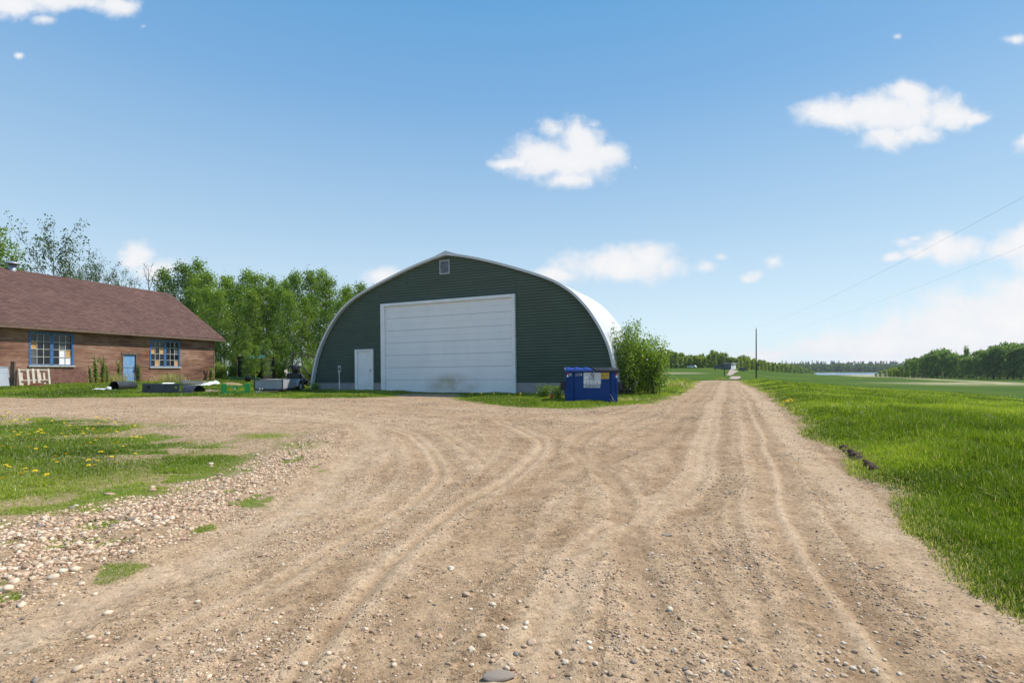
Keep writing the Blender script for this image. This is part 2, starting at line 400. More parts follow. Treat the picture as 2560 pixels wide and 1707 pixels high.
# ------------------------------------------------------------------ the ground and the road: one surface, split along the road's edge
def earth_material():
    s = S('earth'); o = s.co()
    d = s.attr('dirt'); t = s.attr('track'); f = s.attr('field'); a = s.attr('dry'); b = s.attr('berm')
    n1 = s.noise(.45, 5, .6, o); n2 = s.noise(3.2, 5, .6, o); n3 = s.noise(28, 4, .65, o)
    k = s.math('ADD', s.math('MULTIPLY', s.math('SUBTRACT', n1, .5), .8), s.math('MULTIPLY', s.math('SUBTRACT', n2, .5), .9))
    k = s.math('ADD', k, s.math('MULTIPLY', t, .13)); k = s.math('ADD', k, s.math('MULTIPLY', s.math('SUBTRACT', s.attr('streak'), .5), .48)); k = s.math('ADD', k, .45)
    k = s.math('ADD', k, s.math('MULTIPLY', s.math('SUBTRACT', n3, .5), .7), clamp=True)
    dirt = s.ramp(k, [(0, (.24, .148, .080)), (.5, (.425, .290, .175)), (1, (.54, .395, .262))])
    vc = s.n('ShaderNodeTexVoronoi', {'Vector': o, 'Scale': 55.0}, out='Color')
    vd = s.vor(55, o)
    grain = s.math('MULTIPLY', s.mr(vd, .25, .45, 1, 0), s.mr(s.n('ShaderNodeSeparateColor', {0: vc}, out=0), .62, .72))
    grain = s.math('MULTIPLY', grain, s.math('SUBTRACT', 1.0, s.math('MULTIPLY', t, .75)))
    gcol = s.ramp(s.n('ShaderNodeSeparateColor', {0: vc}, out=1), [(0, (.20, .13, .09)), (.4, (.42, .30, .21)), (1, (.62, .50, .38))])
    dirt = s.mix(s.math('MULTIPLY', grain, .8), dirt, gcol)
    grit_shade = None
    for sc_, am in ((14, .22), (30, .40), (64, .46), (150, .46)):
        c_ = s.n('ShaderNodeSeparateColor', {0: s.n('ShaderNodeTexVoronoi', {'Vector': o, 'Scale': float(sc_)}, out='Color')}, out=0)
        tone = s.ramp(c_, [(0, (.45,) * 3), (.09, (.62,) * 3), (.13, (.93,) * 3), (.86, (1.05,) * 3), (.93, (1.28,) * 3)])  # darkest cells paint in shadowed chips, the rest is random grit tone
        tone = s.mix(am * 1.6, (1, 1, 1, 1), tone)
        grit_shade = tone if grit_shade is None else s.mix(1, grit_shade, tone, 'MULTIPLY')
    dirt = s.mix(s.math('SUBTRACT', 1.0, s.math('MULTIPLY', t, .45)), dirt, s.mix(1, dirt, grit_shade, 'MULTIPLY'))
    g1 = s.noise(.35, 5, .6, o); g2 = s.noise(5, 5, .7, o); g3 = s.noise(.05, 4, .6, s.map(o, (.5, 1.6, 1)))
    gk = s.math('ADD', s.math('MULTIPLY', g1, .5), s.math('MULTIPLY', g2, .6))
    grass = s.ramp(gk, [(.3, (.065, .105, .014)), (.55, (.12, .17, .022)), (.8, (.20, .20, .06))])
    gf = s.math('ADD', g3, s.math('MULTIPLY', s.math('SUBTRACT', s.noise(.9, 6, .7, s.map(o, (.6, 1, 1))), .5), .5))
    field = s.ramp(gf, [(.3, (.042, .082, .007)), (.5, (.062, .112, .009)), (.66, (.10, .145, .012))])
    grass = s.mix(f, grass, field)
    drn = s.noise(.12, 6, .7, s.map(o, (.5, 1.4, 1)))
    dryc = s.ramp(drn, [(.3, (.20, .22, .08)), (.5, (.44, .37, .22)), (.7, (.62, .53, .38))])
    grass = s.mix(s.math('MULTIPLY', a, s.mr(s.noise(.3, 5, .7, s.map(o, (.6, 1.2, 1))), .3, .55)), grass, dryc)
    fac = s.mr(s.math('ADD', d, s.math('MULTIPLY', s.math('SUBTRACT', s.noise(7, 5, .7, o), .5), .7)), .35, .65)
    litter = s.ramp(s.noise(14, 5, .7, o), [(.35, (.20, .15, .075)), (.65, (.42, .33, .19))])
    edge = s.math('MULTIPLY', s.mr(d, .02, .45), s.mr(d, .98, .6))
    base = s.mix(fac, grass, dirt)
    base = s.mix(s.math('MULTIPLY', edge, .45), base, litter)
    h = s.math('ADD', s.math('MULTIPLY', n3, .6), s.math('MULTIPLY', s.mr(vd, .0, .5, 1, 0), s.math('MULTIPLY', grain, 1.2)))
    h = s.math('ADD', h, s.math('MULTIPLY', s.noise(110, 3, .7, o), .35))
    s.set(Base_Color=base, Roughness=.95, Normal=s.bump(h, .75, .014)); s.b.inputs['Specular IOR Level'].default_value = .06
    return s.m

EARTH = earth_material()

def build_terrain():
    lr = np.concatenate([np.linspace(math.log(.35), math.log(2.2), 14)[:-1], np.linspace(math.log(2.2), math.log(70), 330)[:-1], np.linspace(math.log(70), math.log(2060), 220)])
    rr = np.exp(lr)
    th = np.concatenate([np.linspace(-180, -56, 24)[:-1], np.linspace(-56, 56, 560)[:-1], np.linspace(56, 180, 24)[:-1]])
    Rr, Th = np.meshgrid(rr, np.radians(th), indexing='ij')
    x = (Rr * np.sin(Th)).ravel(); y = (Rr * np.cos(Th)).ravel()
    d, t, bm = fields(x, y); streak = STREAK['full']
    z = H(x, y) + micro(x, y, d, t, bm)
    nr, nt = len(rr), len(th)
    i = np.arange(nr - 1)[:, None]; j = np.arange(nt)[None, :]; j2 = (j + 1) % nt
    f = np.stack([i * nt + j, (i + 1) * nt + j, (i + 1) * nt + j2, i * nt + j2], -1).reshape(-1, 4)[:, ::-1]
    r = np.hypot(x, y)
    VB = np.array([[8, 4], [20, 18], [32, 32], [48, 62], [67, 105], [95, 180]]) # edge of the rough verge
    dv = np.interp(y, [0, 18, 32, 62, 105, 180, 400], [26, 27, 33, 49, 67, 92, 150])
    wobble = (fbm(x * .12, y * .12, 4, 50) - .5) * 14
    field = np.clip(.5 + (x - dv + wobble) / 7, 0, 1)
    field = np.maximum(field, ss(60, 90, y))
    # pale dead grass along the river flats
    yl = np.interp(x, [120, 164, 213, 300], [150, 168, 300, 440])
    dry = np.exp(-((y - yl - (fbm(x * .03, y * .03, 3, 60) - .5) * 26) / np.interp(x, [140, 260], [12, 26])) ** 2) * ss(95, 150, x)
    dry = np.maximum(dry, .45 * ss(.55, .7, fbm(x * .25, y * .25, 4, 61)) * (1 - field) * ss(15, 30, x))
    dry = np.maximum(dry, .8 * np.exp(-((x - 66) / 9) ** 2 - ((y - 205) / 10) ** 2))
    at_ = dict(streak=streak, dirt=d, track=t, berm=bm, field=field, dry=np.clip(dry, 0, 1))
    dc = d[f].mean(1)
    isr = (dc > .5)
    v = np.stack([x, y, z], 1)
    for nm, sel in (('ground', ~isr), ('dirt_road', isr)):
        ff = f[sel]; used = np.unique(ff); re = np.full(len(v), -1); re[used] = np.arange(len(used))
        me = np_mesh(nm, v[used], re[ff], EARTH, True, {k: a[used] for k, a in at_.items()})
        tag(link(nm, me), {'ground': 'green grassy ground sloping from the yard to the river flats', 'dirt_road': 'tan gravel road and yard with curving tyre tracks'}[nm], None, None, 'structure')
build_terrain()

def surf(x, y):
    x = np.atleast_1d(np.asarray(x, float)); y = np.atleast_1d(np.asarray(y, float))
    d, t, bm = fields(x, y)
    return H(x, y) + micro(x, y, d, t, bm), d, t, bm
def gz(x, y): return float(surf(x, y)[0][0])

# farm track pieces climbing the hill to the far house
def strip(name, pts, mat, label):
    c = np.array([G(a * .08503 + 1760, b * .08503 + 880)[:2] for a, b in pts])
    n = len(c) // 2; L = c[:n]; Rr = c[n:][::-1]
    vs = []; M_ = 14; Q = 8
    ti = np.linspace(0, n - 1, M_)
    for tt in ti:
        l = np.array([np.interp(tt, range(n), L[:, 0]), np.interp(tt, range(n), L[:, 1])]); r = np.array([np.interp(tt, range(n), Rr[:, 0]), np.interp(tt, range(n), Rr[:, 1])])
        for q in range(Q):
            p = l + (r - l) * q / (Q - 1); vs.append((p[0], p[1], gz(p[0], p[1]) + .07))
    fs = [(i * Q + j, i * Q + j + 1, (i + 1) * Q + j + 1, (i + 1) * Q + j) for i in range(M_ - 1) for j in range(Q - 1)]
    o = link(name, np_mesh(name, np.array(vs), np.array(fs), mat, True)); tag(o, label, None, None, 'structure')
M_track = plain('track_gravel', (.40, .29, .235), .95, var=.12, scale=.8)
strip('farm_track', [(640, 690), (720, 600), (770, 500), (880, 478), (1290, 480), (1060, 548), (900, 610), (790, 700)], M_track, 'pinkish gravel track climbing the hill to the far house')
strip('farm_track', [(735, 800), (800, 722), (1060, 720), (1090, 750), (1040, 790), (970, 810)][:3] + [(1090, 752), (1040, 788), (960, 812)], M_track, 'short piece of pinkish gravel track in the grass below the hill')

# river
m = S('water'); m.set(Base_Color=(.10, .16, .24), Roughness=m.mr(m.noise(.02, 4, .6, m.map(m.co(), (.3, 1.5, 1))), .4, .6, .12, .3), Normal=m.bump(m.noise(.7, 4, .6, m.map(m.co(), (.5, 1.5, 1))), .25, .3))
mb = MB(); mb.add([(200, 430, -4.75), (1200, 430, -4.75), (1200, 1075, -4.75), (200, 1075, -4.75)], [(0, 1, 2, 3)])
tag(mb.build('river', m.m), 'pale blue river beyond the field', None, None, 'structure')

# ------------------------------------------------------------------ gravel
def ico(sub):
    import bmesh
    bm = bmesh.new(); bmesh.ops.create_icosphere(bm, subdivisions=sub, radius=1)
    v = np.array([q.co[:] for q in bm.verts]); f = np.array([[q.index for q in p.verts] for p in bm.faces]); bm.free()
    return v, f
ICO1, ICO2 = ico(1), ico(2)
PAL = np.array([(.50, .365, .25), (.60, .46, .325), (.42, .29, .19), (.33, .22, .145), (.68, .55, .41), (.52, .33, .23), (.29, .235, .19), (.56, .40, .27), (.70, .59, .45), (.21, .125, .07)])  # last tone, dark brown, paints in the look of shadowed clods

def pebble_arrays(x, y, size, tpl, seed, sink=.40):
    g = np.random.default_rng(seed); tv, tf = tpl; n = len(x)
    z, d, t, bm = surf(x, y)
    sc = np.stack([size * g.uniform(.8, 1.35, n), size * g.uniform(.65, 1.0, n), size * g.uniform(.4, .75, n)], 1)
    ang = g.uniform(0, 6.28, n); tilt = g.uniform(-.35, .35, n)
    jit = 1 + g.uniform(-.2, .2, (n, len(tv)))
    p = tv[None] * jit[..., None] * sc[:, None]
    px = p[..., 0]; pz = p[..., 2]
    p0 = px * np.cos(tilt)[:, None] - pz * np.sin(tilt)[:, None]; p2 = px * np.sin(tilt)[:, None] + pz * np.cos(tilt)[:, None]
    c, s_ = np.cos(ang)[:, None], np.sin(ang)[:, None]
    X = p0 * c - p[..., 1] * s_ + x[:, None]; Y = p0 * s_ + p[..., 1] * c + y[:, None]; Z = p2 + (z + sc[:, 2] * (1 - sink * 2))[:, None]
    v = np.stack([X, Y, Z], -1).reshape(-1, 3)
    f = (tf[None] + (np.arange(n) * len(tv))[:, None, None]).reshape(-1, 3)
    return v, f

def stone_mat(name):
    s = S(name); c = s.attr('Col', 'Color'); nn = s.noise(40, 4, .6)
    s.set(Base_Color=s.mix(1, c, s.ramp(nn, [(.3, (.78, .76, .74)), (.7, (1.15, 1.14, 1.12))]), 'MULTIPLY'), Roughness=.8, Normal=s.bump(s.noise(90, 3), .25, .004))
    s.b.inputs['Specular IOR Level'].default_value = .3
    return s.m
STONE = stone_mat('stone_surface')

def gravel():
    g = np.random.default_rng(3)
    out = []
    N = 900000
    r = np.exp(g.uniform(math.log(2.1), math.log(24), N)); th = np.radians(g.uniform(-52, 50, N))
    x = r * np.sin(th); y = r * np.cos(th)
    d, t, bm = fields(x, y)
    cl = fbm(x * 1.1, y * 1.1, 4, 70)
    keep = np.clip(.07 + .55 * ss(.47, .72, cl), 0, 1) * (1 - .85 * t) * ss(.35, .7, d)
    keep = np.maximum(keep, .62 * bm * ss(.15, .5, d + .35 * bm) * ss(.28, .45, fbm(x * 2.2, y * 2.2, 3, 71)))
    k = g.uniform(0, 1, N) < keep * (.46 + .2 * bm)
    x, y, r, bm = x[k], y[k], r[k], bm[k]
    n = len(x)
    size = np.exp(g.normal(math.log(.0046), .52, n)) * (1 + .85 * bm)
    size = np.maximum(size, r * .0009)
    size = np.minimum(size, .0145 + .007 * bm)
    big = size > .0105
    for sel, tpl, sd_ in ((big, ICO2, 5), (~big, ICO1, 6)):
        v, f = pebble_arrays(x[sel], y[sel], size[sel], tpl, sd_)
        ci = g.choice(len(PAL), sel.sum(), p=[.19, .12, .15, .10, .06, .08, .03, .12, .03, .12]); c = PAL[ci] * g.uniform(.8, 1.2, (sel.sum(), 1))
        c = c * (1 + .18 * bm[sel][:, None])
        c = np.repeat(np.concatenate([np.clip(c, 0, 1), np.ones((len(c), 1))], 1), len(tpl[0]), 0)
        out.append((v, f, c))
    v = np.concatenate([out[0][0], out[1][0]]); f = np.concatenate([out[0][1], out[1][1] + len(out[0][0])]); c = np.concatenate([out[0][2], out[1][2]])
    print('gravel', n, len(f))
    tag(link('gravel', np_mesh('gravel', v, f, STONE, True, None, c)), 'loose tan gravel and pebbles scattered over the dirt road', 'gravel', None, 'stuff')
gravel()

SV = []
for k in range(9):
    g = np.random.default_rng(100 + k)
    tv, tf = ico(3)
    q = tv * np.array([1.15, .85 + .1 * (k % 3), .62 + .08 * (k % 2)])
    w = np.stack([vnoise(tv[:, 0] * 1.6 + k * 7, tv[:, 1] * 1.6 + tv[:, 2] * 1.1, 80 + k), ], 1) - .5
    q = q * (1 + .42 * w)
    SV.append((q, tf))
STONE_ME = {}
def stone(px, py, rpx, ci, label=None, flat=1, name='stone', group='loose stones on the road and verge', flip=1):
    x, y, _ = G(px, py); k = random.randrange(9)
    key = (k, ci)
    if key not in STONE_ME:
        c = np.tile(np.array([*np.clip(PAL[ci] if isinstance(ci, int) else ci, 0, 1), 1]), (len(SV[k][0]), 1))
        STONE_ME[key] = np_mesh('stone', SV[k][0], SV[k][1], STONE, True, None, c)
    s = rpx * y / F
    o = link(name, STONE_ME[key]); sz = (s * 1.0 * flip, s, s * flat)
    o.scale = sz; o.rotation_euler = (random.uniform(-.2, .2), random.uniform(-.2, .2), random.uniform(0, 6.28) if flip == 1 else .2)
    o.location = (x, y, gz(x, y) + s * flat * .26)
    names = ['tan', 'pale tan', 'brown', 'dark brown', 'cream', 'reddish', 'dark grey', 'light brown', 'whitish']
    tag(o, label or f'rounded {names[ci]} stone lying loose on the gravel', 'stone', group)
def Z1(q, ox, oy, sc): return [(ox + a * sc, oy + b * sc, r * sc, *rest) for a, b, r, *rest in q]
st = Z1([(505, 928, 17, 8), (590, 1072, 20, 0), (735, 1133, 17, 8), (1035, 957, 14, 0), (1150, 877, 12, 4), (1375, 853, 10, 1), (270, 1080, 14, 0), (505, 1085, 9, 8),
         (950, 1343, 23, 7), (922, 1243, 18, 8), (915, 1270, 16, 8), (805, 1267, 17, 4), (680, 1313, 18, 4), (325, 1285, 18, 5), (865, 1412, 15, 6), (892, 1412, 18, 2),
         (910, 1365, 15, 0), (1140, 1458, 18, 4), (1305, 1470, 14, 4), (1275, 1383, 15, 8), (1390, 1525, 17, 2), (1470, 1535, 20, 2), (1065, 1527, 18, 5), (1630, 1072, 15, 0),
         (1720, 1157, 16, 8), (1618, 850, 12, 1), (1805, 1480, 16, 6), (1825, 1510, 18, 1), (2045, 1525, 20, 0), (2030, 1310, 18, 3), (1865, 1260, 17, 3), (1345, 1095, 11, 1),
         (620, 1380, 18, 4), (745, 1425, 15, 7), (735, 1450, 14, 7), (815, 1490, 17, 1), (845, 1485, 17, 2), (620, 1470, 14, 4), (190, 1455, 15, 4), (1100, 1395, 16, 5), (1190, 1390, 15, 5)], 900, 1000, .4509)
st += Z1([(1095, 1110, 14, 8), (600, 1180, 20, 4), (525, 1075, 15, 4), (340, 1135, 12, 8), (120, 1155, 22, 4), (450, 1030, 16, 4), (350, 972, 20, 8), (415, 958, 20, 4), (290, 1005, 26, 4),
          (180, 1015, 18, 1), (75, 1035, 24, 4), (40, 1075, 26, 4), (235, 1090, 15, 0), (500, 1328, 18, 4), (930, 1315, 15, 7), (1230, 1185, 15, 5), (195, 1553, 20, 6), (430, 1500, 24, 1), (690, 1418, 17, 7),
          (1820, 1413, 16, 4), (1690, 1452, 20, 4), (1765, 1521, 16, 7), (185, 1045, 18, 2), (730, 870, 16, 4), (640, 840, 16, 1), (215, 730, 20, 6), (250, 680, 18, 4), (230, 770, 18, 4), (440, 820, 20, 4),
          (870, 690, 18, 4), (760, 710, 18, 4), (950, 685, 16, 8), (845, 920, 13, 7), (1060, 725, 13, 4), (590, 665, 16, 2), (400, 615, 14, 6), (420, 603, 12, 8), (110, 850, 20, 4), (60, 770, 17, 4)], 0, 1000, .4509)
for a in st: stone(*a)
stone(1247, 1694, 20, 6, 'large flat slate grey stone at the bottom edge of the road', .55, flip=1.9)
stone(275, 1242, 8, 5, 'flat brick red stone chip lying in the edge of the grass patch', .6, flip=1.4)
stone(381, 1235, 8, 5, 'rounded brick red stone where the grass patch meets the pebbles', .9)
stone(1668, 1337, 8, 6, 'dark grey stone alone on the road, right of the middle', .6, flip=1.3)
g = np.random.default_rng(8)
for i in range(120):   # pebble bank on the left and the clusters at the bottom edge
    if i < 70: px, py = g.uniform(0, 650), 0; py = np.interp(px, [0, 300, 650], [1410, 1330, 1190]) + g.normal(0, 40)
    elif i < 100: px, py = g.normal(2150, 90), g.uniform(1600, 1700)
    else: px, py = g.normal(1640, 150), g.uniform(1560, 1690)
    if 0 < px < 2555: stone(px, py, g.uniform(4, 7.5), int(g.choice([0, 1, 1, 4, 4, 5, 7, 0, 2, 6])))
# ------------------------------------------------------------------ grass
GR = [(0, (.105, .165, .012)), (.35, (.225, .31, .022)), (.7, (.36, .42, .045)), (.88, (.46, .50, .09)), (.93, (.42, .36, .19)), (1, (.62, .55, .36))]
M_grass = leafmat('grass_blades', GR, .52, .38, .5, rnd=0)

def blades(x, y, h, w, tint, seed, lean=.45):
    g = np.random.default_rng(seed); n = len(x)
    z = surf(x, y)[0]
    az = g.uniform(0, 6.283, n); la = g.uniform(0, 6.283, n); ln = np.abs(g.normal(0, lean, n)) * h
    wx, wy = np.cos(az) * w / 2, np.sin(az) * w / 2
    lx, ly = np.cos(la) * ln, np.sin(la) * ln
    P = np.stack([x, y, z - .01], 1)
    def lev(t, wd):
        c = P + np.stack([lx * t * t, ly * t * t, h * (t - .25 * t * t * np.minimum(ln / h, 1.2))], 1)
        o = np.stack([wx * wd, wy * wd, 0 * wx], 1)
        return c - o, c + o
    a0, b0 = lev(0, .8); a1, b1 = lev(.55, 1.0); t0, _ = lev(1, 0)
    v = np.stack([a0, b0, a1, b1, t0], 1).reshape(-1, 3)
    o = (np.arange(n) * 5)[:, None, None]
    f = (np.array([[0, 1, 3], [0, 3, 2], [2, 3, 4]])[None] + o).reshape(-1, 3)
    return v, f, np.repeat(tint, 5)

def polar(N, r0, r1, a0, a1, seed):
    g = np.random.default_rng(seed)
    r = np.exp(g.uniform(math.log(r0), math.log(r1), N)); th = np.radians(g.uniform(a0, a1, N))
    return r * np.sin(th), r * np.cos(th), r, g

def grass(name, N, r0, r1, a0, a1, seed, sel, height, label, lean=.45, straw=.06, wid=1.0, up=0):
    x, y, r, g = polar(N, r0, r1, a0, a1, seed)
    k = sel(x, y, r); x, y, r = x[k], y[k], r[k]
    d = dirtness(x, y)
    clump = fbm(x * 1.5, y * 1.5, 3, seed)
    k = g.uniform(0, 1, len(x)) < np.clip(1.15 - 1.3 * d, 0, 1) * np.clip(.35 + 1.4 * (clump - .25), .2, 1)
    x, y, r, d, clump = x[k], y[k], r[k], d[k], clump[k]
    h = height(x, y) * g.uniform(.55, 1.25, len(x)) * (.6 + .8 * clump) * (1 - .6 * d)
    w = np.maximum(.0045, r * .00085) * g.uniform(.7, 1.4, len(x)) * wid
    tone = fbm(x * .5, y * .5, 3, seed + 5)
    t = np.clip(g.normal(.28, .19, len(x)) + (tone - .5) * 1.5 + up, 0, .88)
    t = np.where(g.uniform(0, 1, len(x)) < straw + .45 * d, g.uniform(.92, 1, len(x)), t)
    v, f, tt = blades(x, y, h, w, t, seed, lean)
    print(name, len(x))
    tag(link('grass', np_mesh('grass', v, f, M_grass, False, {'tint': tt})), label, 'grass', None, 'stuff')

VERGE = lambda y: np.interp(y, [0, 18, 32, 62, 105], [26, 27, 33, 49, 67]) + 3
grass('verge', 1500000, 3.2, 95, 18, 47, 31, lambda x, y, r: (x > .2 * y) & (x < VERGE(y)),
      lambda x, y: .10 + .17 * ss(.3, 1.6, -sdf(x, y, DIRT)) , 'long bright green grass on the verge right of the road', .5, .05)
grass('island', 650000, 3.0, 19, -52, -12, 32, lambda x, y, r: (dirtness(x, y) < .8) & (y < 17),
      lambda x, y: .035 + .05 * ss(-.2, 2.0, sdf(x, y, ISLAND)), 'short patchy grass island left of the road', .8, .13, up=.22)
grass('front', 1200000, 13.5, 62, -50, 21.5, 33, lambda x, y, r: (y > 13) & (sdf(x, y, ISLAND) < -.8) & (dirtness(x, y) < .95),
      lambda x, y: .05 + .065 * ss(.2, 1.5, -sdf(x, y, DIRT)), 'green grass strip along the barn and the brown workshop', .45, .08)

def tussock(name, px, py, n, spread, h, label, straw=.9, tone=.5, cat='grass', lean=.6):
    g = np.random.default_rng(int(px * 7 + py)); p = G(px, py)
    x = p[0] + g.normal(0, spread, n); y = p[1] + g.normal(0, spread * .7, n)
    t = np.where(g.uniform(0, 1, n) < straw, g.uniform(.92, 1, n), np.clip(g.normal(tone, .15, n), 0, .88))
    hh = h * g.uniform(.5, 1.15, n)
    v, f, tt = blades(x, y, hh, np.full(n, max(.008, p[1] * .0008)), t, int(px), lean)
    return tag(link(name, np_mesh(name, v, f, M_grass, False, {'tint': tt})), label, cat)
tussock('dry_grass_clump', 268, 958, 500, .5, .75, 'clump of straw coloured dead grass left of the blue workshop door')
tussock('dry_grass_clump', 425, 956, 260, .45, .8, 'clump of dead stalks under the right hand workshop window')
tussock('dry_grass_clump', 2535, 1100, 160, .22, .16, 'flattened pale dead grass in the verge at the right edge', .97, lean=1.6)
tussock('dry_grass_clump', 1690, 970, 320, .55, .55, 'arching pale grass clump at the left road edge by the bush', .55, .6, lean=.9)
tussock('dry_grass_clump', 1560, 1004, 200, .5, .22, 'straw litter at the road edge right of the blue dumpster', .95, lean=1.2)

# ------------------------------------------------------------------ trees
def tubes(paths, n):
    """list of (pts (k,3), radii (k)) with the same k -> one vertex/quad array"""
    V = []; Fq = []; o = 0
    for pts, rad in paths:
        k = len(pts); d = np.gradient(pts, axis=0); d /= np.linalg.norm(d, axis=1, keepdims=True) + 1e-9
        ref = np.array([0.0, 0, 1]) if abs(d[0][2]) < .8 else np.array([1.0, 0, 0])
        u = np.cross(d, ref); u /= np.linalg.norm(u, axis=1, keepdims=True) + 1e-9; w = np.cross(u, d)
        t = np.arange(n) * 2 * np.pi / n
        ring = pts[:, None] + (u[:, None] * np.cos(t)[None, :, None] + w[:, None] * np.sin(t)[None, :, None]) * np.asarray(rad)[:, None, None]
        V.append(ring.reshape(-1, 3))
        i = np.arange(k - 1)[:, None] * n; j = np.arange(n)[None]
        Fq.append((np.stack([i + j, i + (j + 1) % n, i + n + (j + 1) % n, i + n + j], -1).reshape(-1, 4)) + o); o += k * n
    return np.concatenate(V), np.concatenate(Fq)

def leaves_at(c, size, g, tint, up=.3):
    n = len(c)
    nrm = g.normal(0, 1, (n, 3)); nrm[:, 2] += up; nrm /= np.linalg.norm(nrm, axis=1, keepdims=True)
    a = np.cross(nrm, g.normal(0, 1, (n, 3))); a /= np.linalg.norm(a, axis=1, keepdims=True) + 1e-9; b = np.cross(nrm, a)
    s = (size * g.uniform(.65, 1.3, n))[:, None]
    v = np.stack([c - a * s * .5, c + b * s * .36, c + a * s * .55, c - b * s * .36], 1).reshape(-1, 3)
    f = np.arange(n * 4).reshape(-1, 4)
    return v, f, np.repeat(tint, 4)

def make_tree(seed, h, cb, rad, prof, nb, ntw, nl, ls, tr, elev=(25, 60), spread=.16, lean=.03, kdist=1.0, bend=.3):
    """h height, cb crown base fraction, rad crown radius, prof(t) radius profile, nb limbs, ntw twigs per limb, nl leaves per twig"""
    g = np.random.default_rng(seed)
    tt = np.linspace(0, 1, 9); lx, ly = g.normal(0, lean, 2)
    ax = np.stack([h * (lx * tt + .012 * np.sin(tt * 7 + seed)), h * (ly * tt + .012 * np.cos(tt * 5 + seed)), h * tt * .97], 1)
    P = lambda t: np.array([np.interp(t, tt, ax[:, i]) for i in range(3)])
    big = [(ax, tr * (1 - tt) ** .8 + .012)]; limbs = []; twigs = []; C = []; T = []
    for i in range(nb):
        t = cb + (.985 - cb) * ((i + g.uniform(0, 1)) / nb) ** .9
        q = (t - cb) / (1 - cb); L = rad * prof(q) * g.uniform(.65, 1.2)
        az = i * 2.399 + g.normal(0, .4); el = math.radians(np.interp(q, [0, 1], elev) + g.normal(0, 9))
        d = np.array([math.cos(az) * math.cos(el), math.sin(az) * math.cos(el), math.sin(el)]); p0 = P(t)
        s = np.linspace(0, 1, 5)[:, None]
        L3 = L / max(.62, math.cos(el))
        pts = p0 + d * L3 * s + np.array([0, 0, bend * L]) * (s ** 2) * .5 + g.normal(0, .03 * L, (5, 3)) * s
        limbs.append((pts, (tr * .34 * (1 - q * .6) * max(.3, L / rad)) * (1 - s[:, 0]) + .008))
        tint0 = g.normal(.42, .13)
        for j in range(ntw):
            u = g.uniform(.25, 1); b = np.array([np.interp(u, s[:, 0], pts[:, k]) for k in range(3)])
            dd = d * .6 + g.normal(0, .55, 3); dd[2] += .25; dd /= np.linalg.norm(dd); tl = L * g.uniform(.22, .5) + .15
            e = b + dd * tl; mid = (b + e) / 2 + g.normal(0, .06 * tl, 3)
            twigs.append((np.stack([b, mid, e]), np.array([.014, .009, .005]) * max(1, tr * 6)))
            m = g.poisson(nl)
            if m:
                w = g.uniform(.2, 1.08, m)[:, None] ** kdist
                C.append(b + (e - b) * w + g.normal(0, spread, (m, 3))); T.append(np.clip(tint0 + g.normal(0, .12, m), 0, 1))
    tv, tf = tubes(big, 8); lv, lf = tubes(limbs, 5); wv, wf = tubes(twigs, 3)
    bv = np.concatenate([tv, lv, wv]); bf = np.concatenate([tf, lf + len(tv), wf + len(tv) + len(lv)])
    C = np.concatenate(C); T = np.concatenate(T)
    return bv, bf, leaves_at(C, np.full(len(C), ls), g, T)

def bark(name, cols, scale=8):
    s = S(name); o = s.map(s.co(), (1, 1, .35))
    s.set(Base_Color=s.ramp(s.noise(scale, 6, .7, o), [(.3, cols[0]), (.55, cols[1]), (.75, cols[2])]), Roughness=.85, Normal=s.bump(s.noise(scale * 4, 4, .7, o), .5, .02))
    return s.m
M_aspenbark = bark('aspen_bark', [(.06, .05, .035), (.28, .26, .19), (.42, .40, .32)], 5)
M_darkbark = bark('dark_bark', [(.03, .022, .015), (.09, .07, .05), (.17, .14, .11)], 6)
M_aspen = leafmat('aspen_leaves', [(0, (.075, .135, .014)), (.4, (.18, .28, .03)), (.75, (.28, .38, .05)), (1, (.38, .46, .10))], .5, .42, .4)
M_oldleaf = leafmat('sparse_leaves', [(0, (.05, .085, .018)), (.5, (.095, .15, .03)), (1, (.17, .23, .06))], .4, .4, .5)
M_bushleaf = leafmat('bush_leaves', [(0, (.09, .16, .025)), (.5, (.21, .31, .05)), (1, (.36, .44, .10))], .5, .35, .5)
M_farleaf = leafmat('far_leaves', [(0, (.16, .22, .04)), (.5, (.31, .37, .07)), (1, (.44, .48, .13))], .5, .7, .1)
M_bankleaf = leafmat('hazed_bank_leaves', [(0, (.085, .125, .05)), (.5, (.15, .20, .075)), (1, (.22, .27, .11))], .4, .7, .1)  # paler and muted: distance haze put into the leaf colour
M_woodleaf = leafmat('wood_leaves', [(0, (.10, .17, .05)), (.5, (.20, .29, .085)), (1, (.31, .39, .13))], .45, .7, .1)
M_conifer = leafmat('conifer_leaves', [(0, (.03, .05, .05)), (1, (.07, .10, .09))], .1, .7, .1)

def tree_kind(name, args, mb, ml):
    bv, bf, (lv, lf, lt) = make_tree(**args)
    return np_mesh(name + '_trunk', bv, bf, mb, True), np_mesh(name + '_crown', lv, lf, ml, False, {'tint': lt}), float(np.quantile(lv[:, 2] if len(lv) > 400 else bv[:, 2], .998))

def plant_tree(kind, x, y, h, label, group=None, name='tree', cat='tree', wide=1.0, z=None, rz=None, parts=('trunk', 'crown')):
    mt, mc, h0 = kind; s = h / h0
    e = empty(name, (x, y, (gz(x, y) if z is None else z) - .05), (0, 0, random.uniform(0, 6.28) if rz is None else rz), label, cat, group, (s * wide, s * wide, s))
    link(parts[0], mt, e); link(parts[1], mc, e)
    return e
def top_h(px, py, Y):
    x = (px - 1280) / F * Y; return x, CZ + (HOR - py) / F * Y - gz(x, Y)

